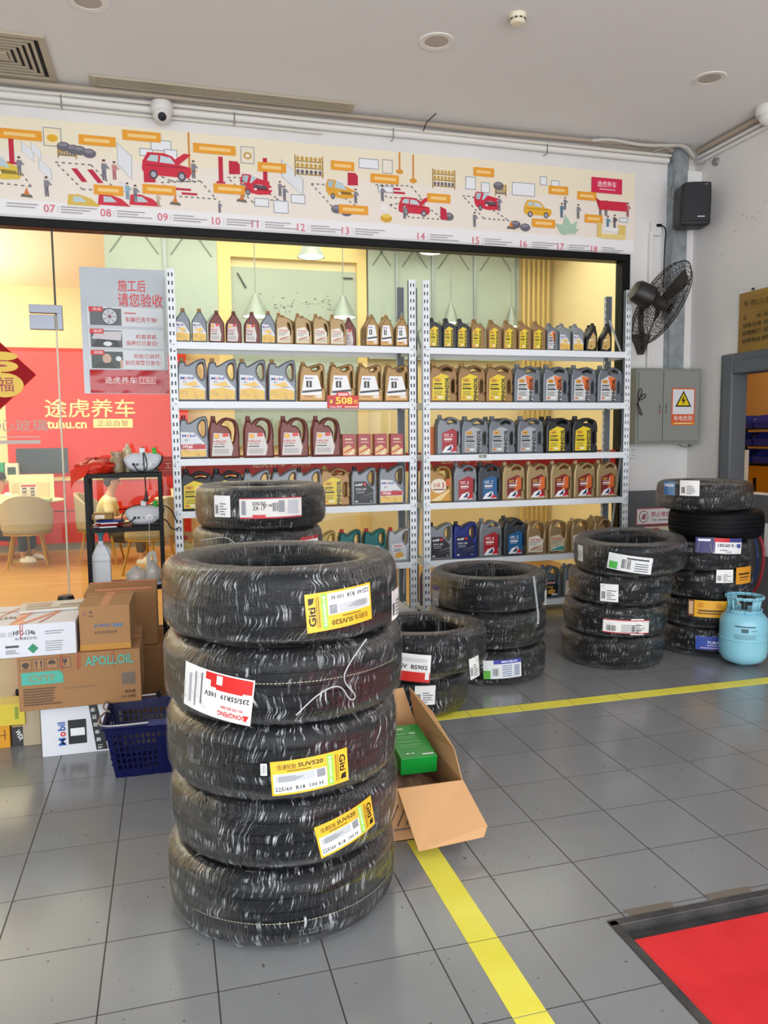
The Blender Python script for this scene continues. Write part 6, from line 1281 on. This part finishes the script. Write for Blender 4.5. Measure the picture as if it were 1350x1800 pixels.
for (a, b) in ((322, 333), (333, 341), (692, 332), (700, 339)): x, z = B(a, b); L1 += [('r', x-.055, z-.008, x+.055, z+.008, BRD)]
L1 += slant([(205, 250), (232, 275), (232, 316), (207, 290)])+slant([(37, 248), (58, 265), (60, 285), (38, 266)])+slant([(54, 250), (72, 265), (73, 280), (56, 266)])+slant([(68, 278), (90, 298), (92, 318), (68, 296)])+slant([(210, 318), (228, 330), (228, 345), (214, 333)])+slant([(494, 280), (533, 315), (533, 345), (495, 310)])
L1 += panel(257, 268, 22, 13)+panel(283, 256, 34, 18)+panel(300, 272, 22, 17)+panel(460, 356, 26, 15)+panel(494, 364, 27, 22)+panel(524, 350, 26, 16)+panel(648, 288, 38, 18)+panel(681, 293, 20, 25, '#efe6d6')+panel(827, 322, 21, 24)+panel(853, 330, 18, 20)+panel(920, 333, 49, 25)+panel(955, 318, 15, 17)+panel(976, 323, 18, 12)+panel(92, 241, 28, 30, '#f2e3bc')+panel(435, 273, 24, 29, '#efe3cc')+panel(678, 333, 30, 12)+panel(1096, 387, 20, 9)
L2 += [('e', *B(92, 243), .035, .025, '#e5b02a'), ('e', *B(435, 274), .03, .025, '#c9993a'), ('e', *B(435, 274), .018, .015, '#efe3cc')]
L1 += rackp(543, 293, 50, 38)+rackp(780, 315, 44, 36)+rackp(118, 270, 28, 16)+rackp(880, 335, 22, 22)
L2 += tyrep(112, 258, 2)+tyrep(140, 265, 2)+tyrep(592, 368, 2)+tyrep(788, 381, 1)+tyrep(906, 395, 2)+tyrep(876, 327, 1)
L2 += [('e', *B(679, 384), .046, .03, '#d8a42a'), ('e', *B(679, 380), .036, .016, '#f0cb5a'), ('e', *B(675, 366), .036, .03, '#f0ece8')]
for px, py in ((20, 262), (388, 298), (466, 300)): x, z = B(px, py); L1 += [('r', x-.016, z-.09, x+.016, z+.09, BRD), ('r', x-.034, z-.10, x+.03, z-.085, BRD)]
for px, py in ((263, 310), (412, 296), (620, 316)): x, z = B(px, py); L1 += [('p', [(x-.04, z-.045), (x+.04, z-.04), (x+.04, z+.03), (x+.02, z+.05), (x-.04, z+.05)], BRD)]
x, z = B(780, 375); L2 += [('p', [(x-.03, z-.045), (x+.03, z-.055), (x+.02, z+.03), (x-.03, z+.05)], BRD)]
for px, w, a, b in ((331, .05, 233, 300), (702, .03, 268, 302), (726, .03, 272, 318)):
    x0, z0 = B(px, a); x1, z1 = B(px, b); L2 += [('r', x0-.006, z1, x0+.006, z0, '#d6892a'), ('e', x0, z1, w, .018, '#dd9a32')]
L2 += car(0, 293, 66, '#dfc04a', '#8d7a2a', front=True)+car(293, 292, 82, '#d0253f', '#7d1626', hood=True)+car(450, 325, 56, '#d0253f', '#7d1626', True, True)+car(598, 333, 54, '#e3a632', '#8d651a', False, True)+car(728, 363, 62, '#d0253f', '#7d1626', True)+car(856, 354, 54, '#d0253f', '#7d1626', True, True)+car(945, 367, 60, '#e9b02e', '#94691a')
for px, c in ((145, '#dcb84c'), (198, '#d0253f'), (253, '#d0253f')):
    x, z = B(px, 354); L2 += [('p', [(x-.10, z-.03), (x+.12, z-.03), (x+.06, z+.02), (x-.02, z+.045), (x-.09, z+.04)], c), ('p', [(x-.06, z-.01), (x+.03, z-.005), (x-.01, z+.03), (x-.06, z+.03)], '#bccfd4')]
L2 += person(183, 299, 34)+person(201, 300, 30, '#c98a8a', '#b56a70')+person(82, 328, 32)+person(34, 292, 30)+person(340, 298, 30)+person(224, 336, 28, '#8fb2c2', '#7d98a8')+person(238, 340, 28)+person(278, 352, 22, '#cbb59a', '#b09a80')+person(386, 364, 20)+person(427, 332, 28)+person(492, 332, 26)+person(500, 340, 26, '#7a808c')+person(625, 345, 26)+person(672, 340, 28)+person(711, 372, 26)+person(877, 358, 28)+person(834, 386, 28)+person(987, 370, 28, '#5d7f9a', '#4f6e88')+person(993, 358, 24)+person(1016, 372, 28)+person(1055, 367, 28)+person(1065, 366, 30, '#b5868a')+person(1103, 369, 28, '#c06a70', '#a8555c')+person(1068, 392, 28, '#5f93a8', '#4d7f93')+person(1080, 390, 28, '#5a5862')
for q in ((47, 341), (308, 355), (425, 350), (898, 398)): L2 += cone(*q)
for q in ((35, 237, 66), (171, 248, 58), (249, 240, 62), (377, 263, 72), (191, 335, 47), (280, 334, 55), (403, 333, 54), (478, 295, 50), (602, 292, 43), (676, 315, 54), (621, 369, 55), (771, 349, 46), (850, 303, 42), (981, 335, 42), (1031, 345, 42), (955, 393, 50), (1043, 385, 40)): L3 += orange(*q)
x0, z0 = B(1066, 327); L3 += [('r', x0-.145, z0-.062, x0+.145, z0+.062, '#d62550'), ('t', '途虎养车', x0, z0+.012, .05, '#f9dfe6', 0, .18), ('r', x0-.07, z0-.035, x0+.08, z0-.026, '#f0b3c2')]
x0, z0 = B(1077, 362); L3 += [('r', x0-.13, z0-.04, x0+.13, z0+.035, '#cf2340'), ('p', [(x0-.17, z0+.06), (x0-.13, z0-.04), (x0-.13, z0+.035)], '#b01a34')]
for a, b in (((1000, 370), (990, 400)),): pass
x0, z0 = B(1000, 398)
for ang, ln in ((105, .16), (150, .15), (55, .13), (25, .10), (170, .10)):
    a = math.radians(ang); d = Vector((math.cos(a), math.sin(a)))*ln; n2_ = Vector((-d.y, d.x))*.22; c = Vector((x0, z0-.06)); L3.append(('p', [tuple(c), tuple(c+d*.5-n2_), tuple(c+d), tuple(c+d*.5+n2_)], '#a9c9b0'))
x0, z0 = B(1075, 410); L3 += [('r', x0-.14, z0-.04, x0-.10, z0+.08, '#e3c56e'), ('r', x0+.06, z0-.05, x0+.13, z0+.07, '#e3c56e'), ('r', x0-.10, z0-.05, x0+.13, z0-.01, '#ead489'), ('p', [(x0-.09, z0+.02), (x0+.05, z0+.01), (x0+.07, z0+.04), (x0-.06, z0+.05)], '#eef0f2')]
for i, px in enumerate((87, 186, 286, 380, 448, 529, 607, 740, 836, 920, 985, 1044)):
    x0, z0 = B(px, 367+(px-87)*.0745); L3 += [('t', '%02d' % (7+i), x0, z0, .054, '#dc6478', 0, None, .0), ('r', x0+.055, z0-.02, x0+.057, z0+.02, '#b9a9ac')]
    for k in range(3): L3.append(('r', x0+.075, z0+.014-.018*k, x0+.075+(.24 if px < 1000 else .2)*(1-.2*((k+i) % 3)), z0+.021-.018*k, '#a7a3a8'))
x0, z0 = B(12, 361); L3 += [('r', x0, z0+.012, x0+.2, z0+.019, '#a7a3a8'), ('r', x0, z0-.008, x0+.18, z0-.001, '#a7a3a8')]
decal(els, y0=0, eps=.0002).build('printed_fields', t, fix=False, angle=None)
decal(L1, y0=-.0008, eps=.00002).build('printed_bays_and_panels', t, fix=False, angle=None)
decal(L2, y0=-.0040, eps=.000012).build('printed_cars_and_people', t, fix=False, angle=None)
decal(L3, y0=-.0070, eps=.00002).build('printed_captions_and_numbers', t, fix=False, angle=None)

# ------------------------------------------------------------------ poster, diamond and stickers on the glass
t = thing('checklist_poster', 'grey glossy inspection poster with red headline taped to the glass', 'poster', (-.268, YW-.006, 2.235)); pw, ph = .292, .445
mb = MB(); n = 10; m = 14; rr = random.Random(6); PG = mottled('grey_glossy_poster', '#b5bdc3', '#c3cad0', 2, .18)
mb.add([(-pw+2*pw*i/n, -.004*rr.random() if 0 < i < n else 0, -ph+2*ph*j/m) for j in range(m+1) for i in range(n+1)], [(j*(n+1)+i, j*(n+1)+i+1, (j+1)*(n+1)+i+1, (j+1)*(n+1)+i) for j in range(m) for i in range(n)], PG).build('poster_sheet', t, fix=False, angle=80)
e = [('t', '施工后', .06, .325, .085, '#d8282a', 0, .19), ('t', '请您验收', .115, .225, .095, '#d8282a', 0, .31)]
for i, z in enumerate((.10, -.055, -.205)):
    e += [('r', -.25, z-.065, .27, z+.07, '#d3d7da'), ('r', -.235, z-.06, -.02, z+.06, ('#5a5d62', '#4b4f55', '#3f4a46')[i])]
    if i == 0: e += [('e', -.10, z+.003, .058, .062, '#33363a'), ('e', -.10, z+.003, .05, .054, '#c2c6ca'), ('e', -.10, z+.003, .012, .012, '#8a3030')]+[('p', [(-.10, z+.003), (-.10+.046*math.cos(a-.07), z+.003+.05*math.sin(a-.07)), (-.10+.046*math.cos(a+.07), z+.003+.05*math.sin(a+.07))], '#6a6e74') for a in [2*PI*k/7 for k in range(7)]]
    if i == 1: e += [('p', [(-.23, z+.0), (-.03, z-.01), (-.02, z+.055), (-.2, z+.05)], '#c9c3c6'), ('p', [(-.23, z-.06), (-.03, z-.06), (-.06, z-.01), (-.19, z)], '#26282b'), ('e', -.12, z-.035, .03, .016, '#e2e4e6')]
    if i == 2: e += [('e', -.13, z+.01, .03, .035, '#c9a48e'), ('p', [(-.22, z-.06), (-.06, z-.06), (-.1, z-.02), (-.2, z-.02)], '#2e3331'), ('e', -.05, z+.01, .02, .018, '#e0e2e2'), ('r', -.04, z-.06, -.02, z, '#c9a48e')]
    e += [('r', -.24, z+.035, -.145, z+.07, '#c8262a'), ('t', ('洗车', '保养', '轮胎')[i], -.185, z+.053, .02, '#f3e2e2', 0, .06)]
e += [('r', .0, .125, .08, .135, '#c86a6a'), ('t', '车辆已洗干净!', .115, .085, .038, '#c22a2c', 0, .22), ('t', '机盖锁紧,', .15, -.035, .034, '#c22a2c', 0, .15), ('t', '保养灯已复位!', .115, -.082, .036, '#c22a2c', 0, .22), ('t', '轮胎已装好,', .15, -.175, .034, '#c22a2c', 0, .19), ('t', '胎压报警已复位!', .12, -.222, .034, '#c22a2c', 0, .25)]
decal(e, y0=-.0045, eps=.0003).build('printed_checklist', t, fix=False, angle=None)
mb = MB(); rr = random.Random(8); n, m = 14, 6
mb.add([(-.25+.54*i/n, -.006-.012*rr.random(), -.44+.165*j/m) for j in range(m+1) for i in range(n+1)], [(j*(n+1)+i, j*(n+1)+i+1, (j+1)*(n+1)+i+1, (j+1)*(n+1)+i) for j in range(m) for i in range(n)], M('#b80a12', .15)).build('red_footer', t, fix=False, angle=30)
decal([('t', '途虎养车', -.04, -.35, .05, '#f4dedc', 0, .22), ('r', .09, -.375, .20, -.325, '#f4dedc'), ('r', .094, -.371, .196, -.329, '#c8262c'), ('t', '工场店', .145, -.35, .034, '#f4dedc', 0, .085)], y0=-.0195, eps=.0003).build('footer_lettering', t, fix=False, angle=None)
t = thing('red_fortune_diamond', 'red diamond-shaped fortune paper with gold strokes on the glass door, cut by the frame', 'door decoration', (-1.16, YW-.002, 1.92)); d = .283
MB().hexa([(-d, -.001, 0), (0, -.001, -d), (d, -.001, 0), (0, -.001, d)], [(-d, .001, 0), (0, .001, -d), (d, .001, 0), (0, .001, d)], M('#98060f', .55, 0, .15)).build('paper', t, fix=True)
decal([('e', .06, .125, .11, .032, '#e8bd2c'), ('e', .07, .055, .10, .038, '#e8bd2c'), ('e', .075, -.075, .125, .085, '#e8bd2c'), ('r', -.02, .0, .06, .14, '#e8bd2c'), ('t', '福', .085, -.07, .10, '#a1141c'), ('e', .05, .06, .05, .008, '#a1141c'), ('r', .02, .09, .10, .098, '#a1141c')], y0=-.0012, eps=.0003).build('gold_character', t, fix=False)
t = thing('glass_caution_sticker', 'grey caution lettering stuck on the glass door below the red diamond', 'sticker', (-1.0, YW+.003, 1.565))
decal([('t', '当心玻璃', -.03, .0, .085, '#a09a8c', 0, .42), ('r', -.25, -.085, .13, -.078, '#b5ae9e'), ('r', -.25, -.13, .13, -.105, '#b9b2a2')], y0=0).build('caution_lettering', t, fix=False, angle=None)
